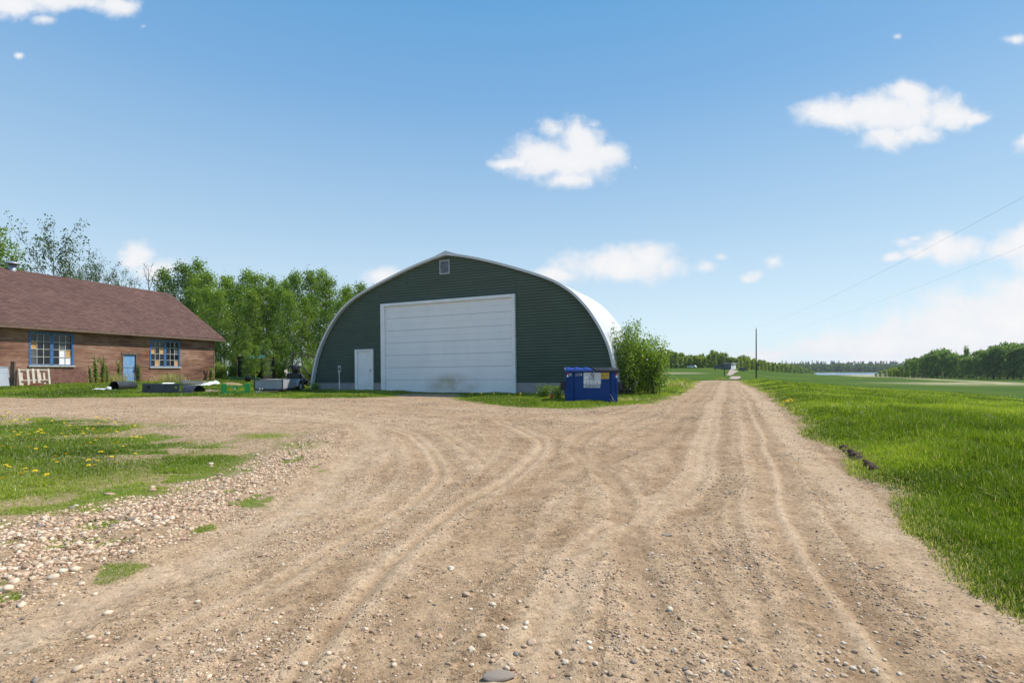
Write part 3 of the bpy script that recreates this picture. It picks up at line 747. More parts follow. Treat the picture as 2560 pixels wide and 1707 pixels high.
asp_prof = lambda q: (.55 + .75 * q) * (1 - q) ** .55 + .08
ASPEN = [tree_kind('aspen', dict(seed=200 + i, h=11, cb=.14, rad=1.75, prof=asp_prof, nb=46, ntw=6, nl=17, ls=.17, tr=.085, elev=(25, 68), spread=.24), M_aspenbark, M_aspen) for i in range(5)]
round_prof = lambda q: max(0, 1 - (q * 1.5 - .55) ** 2) ** .5 * .95 + .08
OPEN = [tree_kind('elm', dict(seed=300 + i, h=15, cb=.30, rad=4.4, prof=round_prof, nb=24, ntw=14, nl=9, ls=.26, tr=.24, elev=(20, 72), spread=.26, kdist=.5, lean=.09), M_darkbark, M_oldleaf) for i in range(2)]
DENSE = tree_kind('maple', dict(seed=320, h=15, cb=.2, rad=4.0, prof=round_prof, nb=40, ntw=10, nl=26, ls=.28, tr=.22, spread=.32), M_darkbark, M_aspen)
BARE = tree_kind('bare_tree', dict(seed=330, h=9, cb=.25, rad=1.4, prof=asp_prof, nb=16, ntw=5, nl=.25, ls=.12, tr=.07, elev=(40, 70)), M_darkbark, M_oldleaf)

# behind the workshop
def T(kind, px, py, Y, label, **k):
    x, h = top_h(px, py, Y); return plant_tree(kind, x, Y, h, label, **k)
T(DENSE, -35, 560, 52, 'dense leafy tree cut off by the left photo edge behind the workshop', name='leafy_tree', wide=.8)
T(OPEN[0], 150, 538, 58, 'tallest open crowned tree with thin leaves behind the workshop roof', name='open_tree', wide=.82)
T(OPEN[1], 262, 628, 60, 'smaller thin leaved tree right of the tallest open tree', name='open_tree', wide=.6)
T(BARE, 366, 655, 56, 'nearly bare tree with upright twigs above the workshop ridge', name='bare_tree')
T(BARE, 333, 690, 60, 'short bare tree behind the workshop ridge, left of its bare neighbour', name='bare_tree')
for px, py, Y in [(70, 640, 64), (215, 655, 66), (310, 668, 62), (190, 640, 62)]:
    T(OPEN[1], px, py, Y, 'low thin leaved tree filling the gap behind the workshop roof', name='open_tree', group='thin trees behind the workshop', wide=.55)
gq = 'aspens in the grove behind the yard'
g = np.random.default_rng(77)
back = [(415, 668, 62), (440, 655, 60), (478, 645, 64), (520, 676, 60), (560, 688, 62), (612, 672, 63), (650, 676, 60), (690, 694, 62), (735, 676, 62), (770, 670, 60), (800, 668, 63), (835, 690, 60), (872, 712, 62), (905, 705, 60), (935, 716, 62), (960, 730, 64), (500, 690, 66), (585, 690, 68), (715, 690, 68), (860, 720, 67)]
for i, (px, py, Y) in enumerate(back):
    T(ASPEN[i % 5], px, py + g.uniform(-4, 4), Y, 'slender green aspen in the back row of the grove, top against the sky', name='aspen', group='back row aspens of the grove')
front = [(470, 720, 52), (515, 715, 50), (552, 722, 49), (590, 712, 51), (625, 722, 48), (662, 708, 49), (700, 716, 50), (728, 730, 47), (755, 742, 49), (782, 732, 51), (812, 748, 48), (848, 752, 52), (540, 745, 54), (640, 735, 54), (690, 740, 55), (600, 750, 56), (870, 750, 55)]
for i, (px, py, Y) in enumerate(front):
    T(ASPEN[(i * 2 + 1) % 5], px, py + g.uniform(-4, 4), Y, 'leafy aspen with pale trunk in the front row of the grove', name='aspen', group='front row aspens of the grove', wide=1.05)

for px, Y, h in [(614, 40.5, 2.6), (622, 41, 3.4), (668, 41, 3.6), (640, 42, 3.0)]:
    plant_tree(ASPEN[int(px) % 5], (px - 1280) / F * Y, Y, h, 'thin young aspen sapling before the black shed', 'saplings before the black shed', 'sapling', 'tree', 1.1)
# shrubs
def shrub_kind(seed, h, rad, ns, nl, ls, lean=.5):
    g = np.random.default_rng(seed); paths = []; C = []; Tn = []
    for i in range(ns):
        az = g.uniform(0, 6.28); L = h * g.uniform(.6, 1.0); o = rad * g.uniform(.3, 1) * lean
        s = np.linspace(0, 1, 5)[:, None]; b = np.array([g.normal(0, rad * .28), g.normal(0, rad * .28), -.05])
        pts = b + np.array([math.cos(az) * o, math.sin(az) * o, 0]) * s ** 1.4 + np.array([0, 0, L]) * s + g.normal(0, .03 * h, (5, 3)) * s
        paths.append((pts, .018 * (1 - s[:, 0]) * max(.5, h / 3) + .004))
        m = g.poisson(nl); u = g.uniform(.2, 1.05, m) ** .8
        c = np.stack([np.interp(u, s[:, 0], pts[:, k]) for k in range(3)], 1)
        C.append(c + g.normal(0, 1, (m, 3)) * (rad * .25 * (1.3 - .7 * u))[:, None]); Tn.append(np.clip(g.normal(.45, .2) + g.normal(0, .12, m), 0, 1))
    bv, bf = tubes(paths, 4); C = np.concatenate(C); k = C[:, 2] > .02; lv, lf, lt = leaves_at(C[k], np.full(k.sum(), ls), g, np.concatenate(Tn)[k])
    return np_mesh('shrub_stems', bv, bf, M_darkbark, True), np_mesh('shrub_leaves', lv, lf, M_bushleaf, False, {'tint': lt}), h
SH_BIG = shrub_kind(400, 3.2, 1.0, 34, 210, .085, .7)
SH_WIDE = shrub_kind(401, 2.2, 1.0, 30, 200, .085, .8)
SH_SM = shrub_kind(402, .9, .45, 26, 50, .065, .9)
SH_UP = shrub_kind(403, 1.4, .16, 6, 80, .075, .5)
def bush(kind, px, py, h, label, Y=None, wide=1, name='bush', cat='bush', group=None):
    p = G(px, py) if Y is None else np.array([(px - 1280) / F * Y, Y, 0])
    return plant_tree(kind, p[0], p[1], h, label, group, name, cat, wide, parts=('stem', 'foliage'))
bush(SH_BIG, 1568, 0, 3.25, 'tall light green bush growing against the right side of the barn', 21.6, .78)
bush(SH_WIDE, 1632, 0, 2.3, 'lower yellow green bush at the right of the tall barn bush', 21.8, .75)
bush(SH_WIDE, 1600, 0, 2.6, 'middle bush in front of the white barn roof side', 23.4, .75)
bush(SH_SM, 1650, 975, .9, 'small low bush by the left edge of the road')
bush(SH_SM, 1362, 0, .6, 'small leafy shrub against the barn foundation left of the dumpster', 19.3)
bush(SH_SM, 1395, 0, .62, 'small shrub touching the left side of the blue dumpster', 18.4, .8)
bush(SH_UP, 527, 0, 1.35, 'green shrub at the right corner of the brown workshop', 41.0, 1.6)
bush(SH_SM, 790, 0, .5, 'low grey green plant between the trailer wheel and the barn', 25.4, 1.1)
for px, Y, h in [(545, 46, 1.6), (580, 48, 1.3), (700, 47, 1.8), (740, 44, 1.2), (770, 43, 1.5), (640, 50, 2.0), (835, 46, 2.6), (800, 44, 2.2), (860, 48, 2.4), (600, 52, 2.4), (680, 53, 2.6)]:
    bush(SH_WIDE, px, 0, h, 'low shrub in the shade at the foot of the aspen grove', Y, 1.2, 'shrub', 'shrub', 'undergrowth shrubs of the grove')
M_weed = SH_UP
for px, Y, h, lab in [(226, 31.2, 1.35, 'leafy green weed farthest left against the workshop wall'), (240, 31.6, 2.0, 'tall leafy weed between the left window and the door'), (256, 32.0, 1.9, 'tallest thin weed left of the workshop door'),
                      (268, 32.4, 1.3, 'short yellow green weed left of the workshop door'), (296, 33.6, 1.75, 'leafy weed leaning on the left side of the blue door'), (349, 35.6, 1.5, 'leafy weed right of the blue workshop door')]:
    bush(SH_UP, px, 0, h, lab, Y, .75, 'weed', 'weed')

# dandelions
M_yel = plain('dandelion_yellow', (.85, .58, .012), .7, var=.15, scale=90)
M_stem = plain('dandelion_stem', (.16, .24, .06), .6)
mbf = MB()
gg = random.Random(4)
for ring, n, rr, zz in ((0, 14, .021, .003), (1, 11, .014, .009), (2, 7, .007, .013)):
    for i in range(n):
        a = 6.283 * i / n + ring * .3; w = .30
        mbf.add([(math.cos(a - w) * rr * .35, math.sin(a - w) * rr * .35, zz - .002), (math.cos(a - w * .6) * rr, math.sin(a - w * .6) * rr, zz + gg.uniform(-.002, .003)),
                 (math.cos(a + w * .6) * rr, math.sin(a + w * .6) * rr, zz + gg.uniform(-.002, .003)), (math.cos(a + w) * rr * .35, math.sin(a + w) * rr * .35, zz - .002)], [(0, 1, 2, 3)])
proto_head = mbf.build('flower_head', M_yel); proto_stem = MB().tube([(0, 0, -.10), (.006, 0, -.05), (0, 0, 0)], .0022, 5).build('stem', M_stem)
HEAD, STEM = proto_head.data, proto_stem.data
bpy.data.objects.remove(proto_head); bpy.data.objects.remove(proto_stem)
def dandelion(px, py, label, group, s=1.0):
    p = G(px, py); z = gz(p[0], p[1])
    e = empty('dandelion', (p[0], p[1], z + .125 * s), (random.uniform(-.35, .35), random.uniform(-.35, .35), random.uniform(0, 6)), label, 'dandelion', group, (s,) * 3)
    link('flower_head', HEAD, e); link('stem', STEM, e)
q = [(65, 172), (98, 190), (228, 238), (300, 246), (305, 280), (165, 296), (228, 316), (45, 246), (450, 272), (545, 240), (583, 285), (540, 350), (722, 303), (888, 256), (880, 272), (1078, 245), (1105, 236), (1145, 258), (1168, 278),
     (1190, 280), (1215, 268), (1100, 292), (1105, 318), (1182, 328), (1288, 323), (1365, 340), (1460, 352), (1495, 332), (1510, 358), (1550, 362), (1583, 358), (778, 338), (780, 373), (870, 378), (980, 382), (1045, 370), (1038, 395), (925, 400),
     (928, 425), (103, 396), (160, 410), (462, 408), (468, 424), (500, 422), (398, 440), (425, 446), (325, 442), (205, 452), (230, 438), (697, 438), (797, 462), (738, 504), (1200, 422), (1240, 412), (1308, 422), (1120, 440), (935, 455), (1475, 478),
     (1530, 488), (1585, 485), (1720, 470), (1070, 522), (1095, 512), (1010, 554), (648, 549), (365, 516), (423, 512), (153, 490), (20, 616), (118, 622), (322, 630), (402, 652), (508, 620), (1322, 584), (1378, 613), (1265, 592), (1300, 669),
     (1128, 694), (1155, 678), (1252, 732), (612, 730), (742, 720), (768, 736), (600, 804), (642, 808), (1502, 745), (1515, 714), (1550, 748), (990, 802), (995, 850), (1060, 824), (1094, 792), (1302, 808), (70, 855), (105, 846), (290, 868),
     (235, 970), (293, 968), (392, 945), (523, 988), (25, 1030), (2230, 566), (2115, 570)]
for a, b in q: dandelion(a * .2232, 1000 + b * .2232 + 7, 'yellow dandelion flower in the grass patch left of the road', 'dandelions of the left grass patch', random.uniform(1.1, 1.5))
for a, b in [(1005, 990), (1030, 1005), (1060, 1010), (1100, 1025), (1160, 1025), (1185, 1020), (1240, 1030), (1265, 1020), (1340, 1040), (1375, 1035), (1410, 1040), (1345, 990), (1415, 1030), (1130, 1018), (1080, 1028), (1925, 1052), (1950, 1052), (1970, 1056), (1690, 1020), (590, 990)]:
    dandelion(760 + a * .3827, 600 + b * .3827 + 2, 'yellow dandelion in the grass strip before the barn', 'dandelions before the barn', 1.5)
g = np.random.default_rng(91)
for i in range(26): dandelion(1650 + g.uniform(1435, 1565) * .2126, 780 + g.uniform(1092, 1140) * .2126, 'yellow dandelion in the patch at the right road edge', 'dandelions at the right road edge', 1.4)
for i in range(16):
    u = g.uniform(0, 1); dandelion(1650 + (670 + u * 90 + g.normal(0, 8)) * .2126, 780 + (797 + u * 26 + g.normal(0, 3)) * .2126, 'yellow dandelion in the distant patch where the road bends', 'dandelions at the road bend', 2.2)
for i in range(46):
    dandelion(2000 + g.uniform(700, 2300) * .238, 780 + g.normal(925, 38) * .238, 'yellow dandelion in the rough grass of the right verge', 'dandelions in the right verge', 1.9)
for a, b in [(880, 990), (950, 1000), (1070, 975), (1140, 1000), (1200, 1000), (1395, 1045), (1545, 1115), (890, 985), (1910, 945), (1925, 950), (2140, 1075)]:
    dandelion(2000 + a * .238, 780 + b * .238, 'yellow dandelion in the rough grass of the right verge', 'dandelions in the right verge', 1.7)
# ------------------------------------------------------------------ the green arched barn
def plane_uz(loc, ang, px, py):
    """pixel -> (u, z) on the vertical plane through loc whose local x axis has heading ang"""
    a, e = ray(px, py); dx, dy = math.cos(ang), math.sin(ang)
    s = (a * loc[1] - loc[0]) / (dx - a * dy)
    Y = loc[1] + s * dy
    return s, CZ + e * Y - loc[2]
BANG = math.atan2(-1, 2.286)
P0 = np.array([-7.41, 26.0, 0.0]); D = np.array([math.cos(BANG), math.sin(BANG), 0])
BL_ = P0 + D * -3.48
BROLL = -.0115
def bu(px, py):
    u, z = plane_uz(BL_, BANG, px, py); return u, z - .0115 * u
def b3(x, y): return bu(760 + x * .38265, 600 + y * .38265)     # from the barn close-up
LP = [(60, 945), (75, 860), (92, 760), (120, 660), (165, 560), (230, 455), (310, 375), (400, 315), (520, 245), (650, 180), (780, 125), (880, 95), (937, 80)]
RP = [(937, 80), (1100, 118), (1300, 172), (1430, 207), (1560, 243), (1660, 288), (1765, 365), (1855, 465), (1935, 590), (1990, 690), (2018, 780), (2036, 870), (2044, 945)]
Lq = [b3(*p) for p in LP]; Rq = [b3(*p) for p in RP]
UC = (Lq[0][0] + Rq[-1][0]) / 2; ZB = .42; ZT = max(Lq[-1][1], Rq[0][1])
zs = np.array(sorted(set([ZB] + [q[1] for q in Lq[1:-1]] + [q[1] for q in Rq[1:-1]])))
lw = np.interp(zs, [q[1] for q in Lq], [UC - q[0] for q in Lq]); rw = np.interp(zs, [q[1] for q in Rq][::-1], [q[0] - UC for q in Rq][::-1])
hw = (lw + rw) / 2
print('barn', UC, ZT, list(zip(zs.round(2), lw.round(2), rw.round(2))))
PZ = np.concatenate([[-.5, ZB], zs[1:], [ZT]]); PW = np.concatenate([[hw[0], hw[0]], hw[1:], [0.0]])
# smooth the profile a little
zz = np.linspace(ZB, ZT, 60); ww = np.interp(zz, PZ, PW)
for _ in range(6): ww[1:-1] = (ww[:-2] + 2 * ww[1:-1] + ww[2:]) / 4
ww[-1] = 0
ww = np.maximum(ww - .05, 0); ZT0 = ZT; ZT = ZT - .13; zz = ZB + (zz - ZB) * (ZT - ZB) / (ZT0 - ZB)
half = lambda z: np.interp(z, zz, ww)
uc = lambda z: UC + .03 + .22 * max(z, 0) / ZT

M_green = S('green_siding'); o = M_green.co()
c = M_green.ramp(M_green.noise(1.2, 6, .65, M_green.map(o, (.5, 1, 2.5))), [(.3, (.066, .108, .100)), (.7, (.088, .136, .124))])
c = M_green.mix(M_green.math('MULTIPLY', M_green.mr(M_green.noise(.5, 5, .7, M_green.map(o, (2, 1, .35))), .55, .75), .25), c, (.10, .13, .12, 1))
M_green.set(Base_Color=c, Roughness=.5, Normal=M_green.bump(M_green.noise(30, 4, .6, M_green.map(o, (.2, 1, 2))), .12, .01)); M_green.b.inputs['Specular IOR Level'].default_value = .35
M_white = S('white_door_paint'); o = M_white.co()
c = M_white.ramp(M_white.noise(.9, 6, .7, M_white.map(o, (1.2, 1, .6))), [(.3, (.79, .775, .795)), (.6, (.85, .83, .845))])
st_ = M_white.math('MULTIPLY', M_white.mr(M_white.noise(1.1, 4, .6, M_white.map(o, (.7, 1, 1.3))), .25, .60), M_white.n('ShaderNodeMapRange', {'Value': M_white.n('ShaderNodeVectorMath', {0: M_white.map(o, (1 / 1.75, 0, 1 / .62), (-b3(965, 948)[0] / 1.75, 0, -b3(965, 948)[1] / .62))}, out='Value', operation='LENGTH'), 'From Min': 0.1, 'From Max': 1.0, 'To Min': 1.0, 'To Max': 0.0}))
c = M_white.mix(M_white.math('MULTIPLY', st_, .9, clamp=True), c, (.33, .25, .10, 1))
M_white.set(Base_Color=c, Roughness=.45)
M_trim = plain('white_trim', (.80, .79, .80), .45, var=.08, scale=2)
M_fascia = plain('grey_trim', (.62, .62, .64), .4, var=.12, scale=2)
M_roofm = S('barn_roof_metal'); o = M_roofm.co()
M_roofm.set(Base_Color=M_roofm.ramp(M_roofm.noise(1.2, 6, .7, M_roofm.map(o, (1, .3, 1))), [(.3, (.52, .52, .53)), (.7, (.72, .72, .72))]), Roughness=.5, Metallic=.15,
            Normal=M_roofm.bump(M_roofm.n('ShaderNodeTexWave', {'Vector': o, 'Scale': 2.2}, out='Fac', wave_type='BANDS', bands_direction='Y'), .5, .03))
M_conc = plain('concrete', (.30, .275, .28), .9, var=.15, scale=3, bump=.3)
M_dark = plain('dark_parts_and_shade', (.012, .012, .013), .8)
M_blackm = plain('black_metal', (.02, .02, .022), .5)
M_steel = plain('bare_steel', (.45, .45, .46), .35, .8)

barn = empty('barn', tuple(BL_), (0, BROLL, BANG), 'large arched barn with dark green siding and white overhead door', 'barn')
# siding: overlapping courses
vs = []; fs = []; pitch = .128; z = ZB
segs = 14
while z < ZT - .02:
    z1 = min(z + pitch, ZT - .01); h0, h1 = half(z), half(z1)
    o0 = len(vs)
    for k in range(segs + 1):
        t = -1 + 2 * k / segs; wv = .004 * math.sin(k * 1.7 + z * 9)
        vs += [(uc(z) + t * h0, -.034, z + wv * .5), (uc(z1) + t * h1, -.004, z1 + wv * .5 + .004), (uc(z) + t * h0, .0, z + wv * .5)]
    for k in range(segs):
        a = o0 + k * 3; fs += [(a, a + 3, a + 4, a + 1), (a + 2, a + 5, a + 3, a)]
    z = z1
wall = link('wall', np_mesh('wall', np.array(vs), np.array(fs), mats=[M_green.m, M_dark], mi=np.tile([0, 1], len(fs) // 2)), barn)  # undersides coloured near black, painting in the shadow line below each course
# faint board joints
jb = MB()
for u_, za, zb in [(b3(820, 300)[0], b3(820, 390)[1], b3(820, 300)[1]), (b3(1388, 250)[0], b3(1388, 340)[1], b3(1388, 250)[1]), (b3(678, 240)[0], b3(678, 300)[1], b3(678, 240)[1])]:
    jb.box(u_ - .012, u_ + .012, -.040, -.02, za, zb)
jb.build('joint_strip', M_green.m, barn)
# shell
LEN = 4.8
prof = [(uc(z_) - half(z_), z_) for z_ in np.linspace(ZB - .32, ZT, 46)] ; prof += [(2 * uc(p[1]) - p[0], p[1]) for p in prof[::-1][1:]]
prof = np.array(prof); tn = np.gradient(prof, axis=0); tn /= np.linalg.norm(tn, axis=1, keepdims=True); nrm = np.stack([-tn[:, 1], tn[:, 0]], 1)
outp = prof + nrm * .075; inp = prof + nrm * .01
outp[len(prof) // 2, 1] = ZT + .13
def loft(pa, ys, name, mat, smooth=True, flip=False):
    n = len(pa); v = []; f = []
    for y in ys: v += [(p[0], y, p[1]) for p in pa]
    for i in range(len(ys) - 1):
        for k in range(n - 1):
            q = (i * n + k, i * n + k + 1, (i + 1) * n + k + 1, (i + 1) * n + k); f.append(q[::-1] if flip else q)
    return v, f
v1, f1 = loft(outp, np.linspace(-.18, LEN, 12), '', None)
mb = MB(); mb.add(v1, f1, True); v2, f2 = loft(inp, [-.17, LEN], '', None, flip=True); mb.add(v2, f2, True)
mb.build('roof', M_roofm.m, barn)
# edge trim following the arch
n = len(prof); ot = prof + nrm * .085; it = prof - nrm * .02
ot[n // 2, 1] = ZT + .16; it[n // 2, 1] = ZT - .05
v = [(p[0], -.215, p[1]) for p in ot] + [(p[0], -.215, p[1]) for p in it] + [(p[0], -.02, p[1]) for p in it] + [(p[0], -.17, p[1]) for p in ot]
f = []
for k in range(n - 1):
    f += [(k, k + 1, n + k + 1, n + k), (n + k, n + k + 1, 2 * n + k + 1, 2 * n + k), (3 * n + k, 3 * n + k + 1, k + 1, k)]
MB().add(v, f).build('trim', M_fascia, barn)
# back wall and foundation
bv = [(p[0], LEN - .1, p[1]) for p in inp]
MB().add(bv, [tuple(range(len(bv)))]).build('wall', M_green.m, barn)
fb = MB(); gL = b3(520, 960)[0]; gR = b3(1392, 960)[0]; dL = b3(342, 960)[0]; dR = b3(460, 960)[0]
for a, b_ in ((UC - hw[0] + .02, dL), (dR, gL), (gR, UC + hw[0] - .02)): MB().box(a, b_, -.02, .25, -.6, ZB - .002).build('foundation', M_conc, barn)
for a in (UC + hw[0] - .25, UC - hw[0] + .02): MB().box(a, a + .23, .252, LEN - .3, -.6, .2).build('foundation', M_conc, barn)
# overhead door
q = lambda x, y: b3(x, y)
oL, oR = b3(516, 800)[0], b3(1391, 800)[0]; oT = (b3(516, 416)[1] + b3(1388, 358)[1]) / 2
iL, iR = b3(542, 800)[0], b3(1373, 800)[0]; iT = (b3(542, 434)[1] + b3(1372, 380)[1]) / 2
gz0 = -.35
fr = MB(); fr.box(oL, iL, -.16, 0, gz0, oT); fr.box(iR, oR, -.16, 0, gz0, oT); fr.box(iL, iR, -.16, 0, iT, oT)
fr.build('door_frame', M_trim, barn, .008)
gd = MB(); secs = 7; bot = -.05; sh = (iT - bot) / secs
for k in range(secs):
    z0 = bot + k * sh
    gd.box(iL, iR, -.075, -.03, z0 + .005, z0 + sh * .5 - .003)
    gd.box(iL, iR, -.075, -.03, z0 + sh * .5 + .003, z0 + sh - .005)
    gd.box(iL, iR, -.067, -.03, z0 + sh * .5 - .0035, z0 + sh * .5 + .0035)
gdo = gd.build('garage_door', M_white.m, barn, .006)
MB().box(iL, iR, -.09, -.03, bot - .07, bot + .004).build('door_seal', M_dark, gdo)
MB().box(iL, iR, -.029, -.001, bot, iT).build('door_backing', M_dark, gdo)
# man door
mT = (b3(342, 715)[1] + b3(460, 714)[1]) / 2; jL, jR = b3(357, 800)[0], b3(447, 800)[0]; jT = mT - .09
fr = MB(); fr.box(dL, jL, -.11, 0, -.35, mT); fr.box(jR, dR, -.11, 0, -.35, mT); fr.box(jL, jR, -.11, 0, jT, mT)
md = MB().box(jL + .004, jR - .004, -.045, -.03, -.1, jT - .004)
mdo = md.build('door', M_trim, barn); fr.build('door_frame', M_trim, mdo, .006)
hx = b3(440, 850)[0]; hz = b3(440, 850)[1]
MB().box(hx - .025, hx + .025, -.055, -.045, hz - .12, hz + .08).lathe([(.0, -.11), (.03, -.11), (.033, -.08), (.015, -.06), (.015, -.045)], 12, 'y', (hx, 0, hz)).build('handle', M_steel, mdo)
# gable vent
vL, vR = b3(898, 180)[0], b3(963, 180)[0]; vT, vB = b3(930, 132)[1], b3(930, 223)[1]
fr = MB(); t_ = .04
fr.box(vL, vL + t_, -.07, 0, vB, vT); fr.box(vR - t_, vR, -.07, 0, vB, vT); fr.box(vL + t_, vR - t_, -.07, 0, vT - t_, vT); fr.box(vL + t_, vR - t_, -.07, 0, vB, vB + t_)
vo = fr.build('vent', plain('grey_vent_frame', (.50, .49, .50), .5), barn, .005)
lo = MB(); k = vB + t_
M_louv = plain('louvre_grey', (.35, .34, .38), .5)
while k < vT - t_ - .02:
    lo.add([(vL + t_, -.055, k), (vR - t_, -.055, k), (vR - t_, -.012, k + .05), (vL + t_, -.012, k + .05)], [(0, 1, 2, 3)]); k += .052
lo.build('louvre', M_louv, vo)
MB().box(vL + t_, vR - t_, -.0105, -.0045, vB + t_, vT - t_).build('vent_backing', M_dark, vo)

# white standpipe with a small box by the barn
p = G(848.5, 981); x0 = p[0]; y0 = p[1]
e = empty('utility_post', (x0, y0, gz(x0, y0) - .05), (0, 0, .1), 'thin white post with a small metal box on top before the barn', 'post')
zt = CZ + (HOR - 914) * y0 / F - gz(x0, y0)
MB().tube([(.012, 0, 0), (0, 0, zt * .4), (-.012, 0, zt * .8), (0, 0, zt - .1)], .026, 8).build('pole', M_trim, e)
bx = MB().box(-.055, .055, -.05, .05, zt - .26, zt + .05).build('meter_box', plain('weathered_grey_paint', (.55, .54, .52), .5), e, .01)
MB().box(-.03, .03, -.054, -.05, zt - .2, zt - .02).build('dial', M_dark, bx)

# ------------------------------------------------------------------ the brown workshop
HANG = math.atan2(1, .28)
HC = np.array([-24.3, 41.8, 0.0]); HL = 22.0
HD = np.array([math.cos(HANG), math.sin(HANG), 0]); H0 = HC - HD * HL          # local origin: near left corner, x runs to the far right corner
ZG = .25
def h8(x, y): return plane_uz(H0, HANG, x * .2381, 780 + y * .2381)
M_wood = S('weathered_brown_boards'); s = M_wood; o = s.co()
ws = s.map(o, (.55, 1, 9)); ws2 = s.map(o, (1.6, 1, 42))
a = s.noise(1.2, 7, .62, ws); b_ = s.noise(1.5, 5, .7, ws2); cc = s.noise(.35, 4, .6, s.map(o, (1, 1, 1.6)))
k = s.math('ADD', s.math('MULTIPLY', a, .75), s.math('MULTIPLY', b_, .35)); k = s.math('ADD', k, s.math('MULTIPLY', s.math('SUBTRACT', cc, .5), .75))
wood = s.ramp(k, [(.34, (.07, .034, .024)), (.47, (.175, .086, .058)), (.59, (.275, .148, .100)), (.72, (.40, .265, .195))])
wood = s.mix(s.math('MULTIPLY', s.mr(s.noise(.55, 5, .7, s.map(o, (.45, 1, 3.2), (3, 0, 1))), .58, .72), .55), wood, (.36, .20, .105, 1))
wood = s.mix(s.math('MULTIPLY', s.mr(s.noise(.8, 6, .7, s.map(o, (.5, 1, 3), (9, 0, 4))), .56, .72), .55), wood, (.40, .31, .26, 1))
sepz = s.n('ShaderNodeSeparateXYZ', {0: o}, out=2); sepx = s.n('ShaderNodeSeparateXYZ', {0: o}, out=0)
crk = s.vor(5, s.map(o, (1.2, 1, 1.6)), 'DISTANCE_TO_EDGE')
crf = s.math('MULTIPLY', s.mr(sepz, 1.25, .95), s.mr(sepx, 12.5, 12.0))
patch = s.mix(s.mr(crk, 0, .05), (.07, .035, .03, 1), s.ramp(s.noise(3, 6, .7, o), [(.35, (.17, .075, .058)), (.7, (.28, .155, .125))]))
wood = s.mix(crf, wood, patch)
fr_ = s.math('FRACT', s.math('MULTIPLY', sepz, 1 / .61)); seam = s.mr(s.math('ABSOLUTE', s.math('SUBTRACT', fr_, .5)), .493, .5)
wood = s.mix(s.math('MULTIPLY', seam, .5), wood, (.04, .02, .015, 1))
s.set(Base_Color=wood, Roughness=.85, Normal=s.bump(s.math('ADD', b_, a), .35, .012)); s.b.inputs['Specular IOR Level'].default_value = .2
M_wood2 = plain('old_board', (.16, .10, .07), .85, var=.4, scale=4, bump=.4)
M_shingle = S('brown_shingles'); s = M_shingle; o = s.co()
br = s.t.nodes.new('ShaderNodeTexBrick'); uvv = s.co('UV')
s.t.links.new(s.map(o, (1, 1.19, 1)), br.inputs['Vector'])
for nm, vv in (('Scale', 1.0), ('Brick Width', .33), ('Row Height', .145), ('Mortar Size', .012), ('Bias', 0.0)): br.inputs[nm].default_value = vv
br.inputs['Color1'].default_value = (.105, .056, .043, 1); br.inputs['Color2'].default_value = (.160, .093, .073, 1); br.inputs['Mortar'].default_value = (.06, .036, .034, 1)
cs = s.mix(1, br.outputs['Color'], s.ramp(s.noise(7, 6, .75, s.map(o, (.6, 1.6, 1))), [(.3, (.86, .85, .85)), (.7, (1.14, 1.12, 1.12))]), 'MULTIPLY')
cs = s.mix(1, cs, s.ramp(s.noise(.35, 4, .6, o), [(.3, (.88, .88, .9)), (.7, (1.1, 1.08, 1.08))]), 'MULTIPLY')
s.set(Base_Color=cs, Roughness=.95, Normal=s.bump(br.outputs['Fac'], .6, .01)); s.b.inputs['Specular IOR Level'].default_value = .2
M_blue = S('flaking_blue_paint'); s = M_blue; o = s.co()
s.set(Base_Color=s.mix(s.mr(s.noise(5, 7, .75, s.map(o, (2, 2, .5))), .50, .62), s.ramp(s.noise(2, 4, .6, o), [(.3, (.10, .24, .46)), (.7, (.17, .36, .62))]), s.ramp(s.noise(9, 5, .7, o), [(.3, (.22, .24, .27)), (.7, (.46, .47, .48))])), Roughness=.75)
M_bframe = plain('blue_window_frame', (.045, .13, .31), .6, var=.35, scale=5)
M_mull = plain('old_white_muntin', (.50, .48, .43), .7, var=.25, scale=9)
M_glass = S('dark_window_glass'); M_glass.set(Base_Color=(.012, .013, .02), Roughness=.08); M_glass.b.inputs['Specular IOR Level'].default_value = .5
M_ply = plain('plywood_patch', (.52, .30, .12), .8, var=.25, scale=9)
M_pale = plain('white_board', (.80, .78, .80), .6, var=.06)
M_dusty = plain('dusty_glass', (.10, .11, .11), .3, var=.3)

wk = empty('workshop', tuple(H0), (0, 0, HANG), 'old brown board workshop with maroon shingle roof and blue windows', 'workshop')
EZ = 3.55; OV = .5; GO = .6; DEPTH = 10.6; RZ = 7.55
win = [(h8(303, 200), h8(772, 560)), (h8(1573, 285), h8(1890, 576))]
wr = []
for (a, b_) in win: wr.append((a[0], b_[0], b_[1], a[1]))
dr = (h8(1284, 500)[0], h8(1443, 500)[0], -.1, h8(1290, 428)[1])
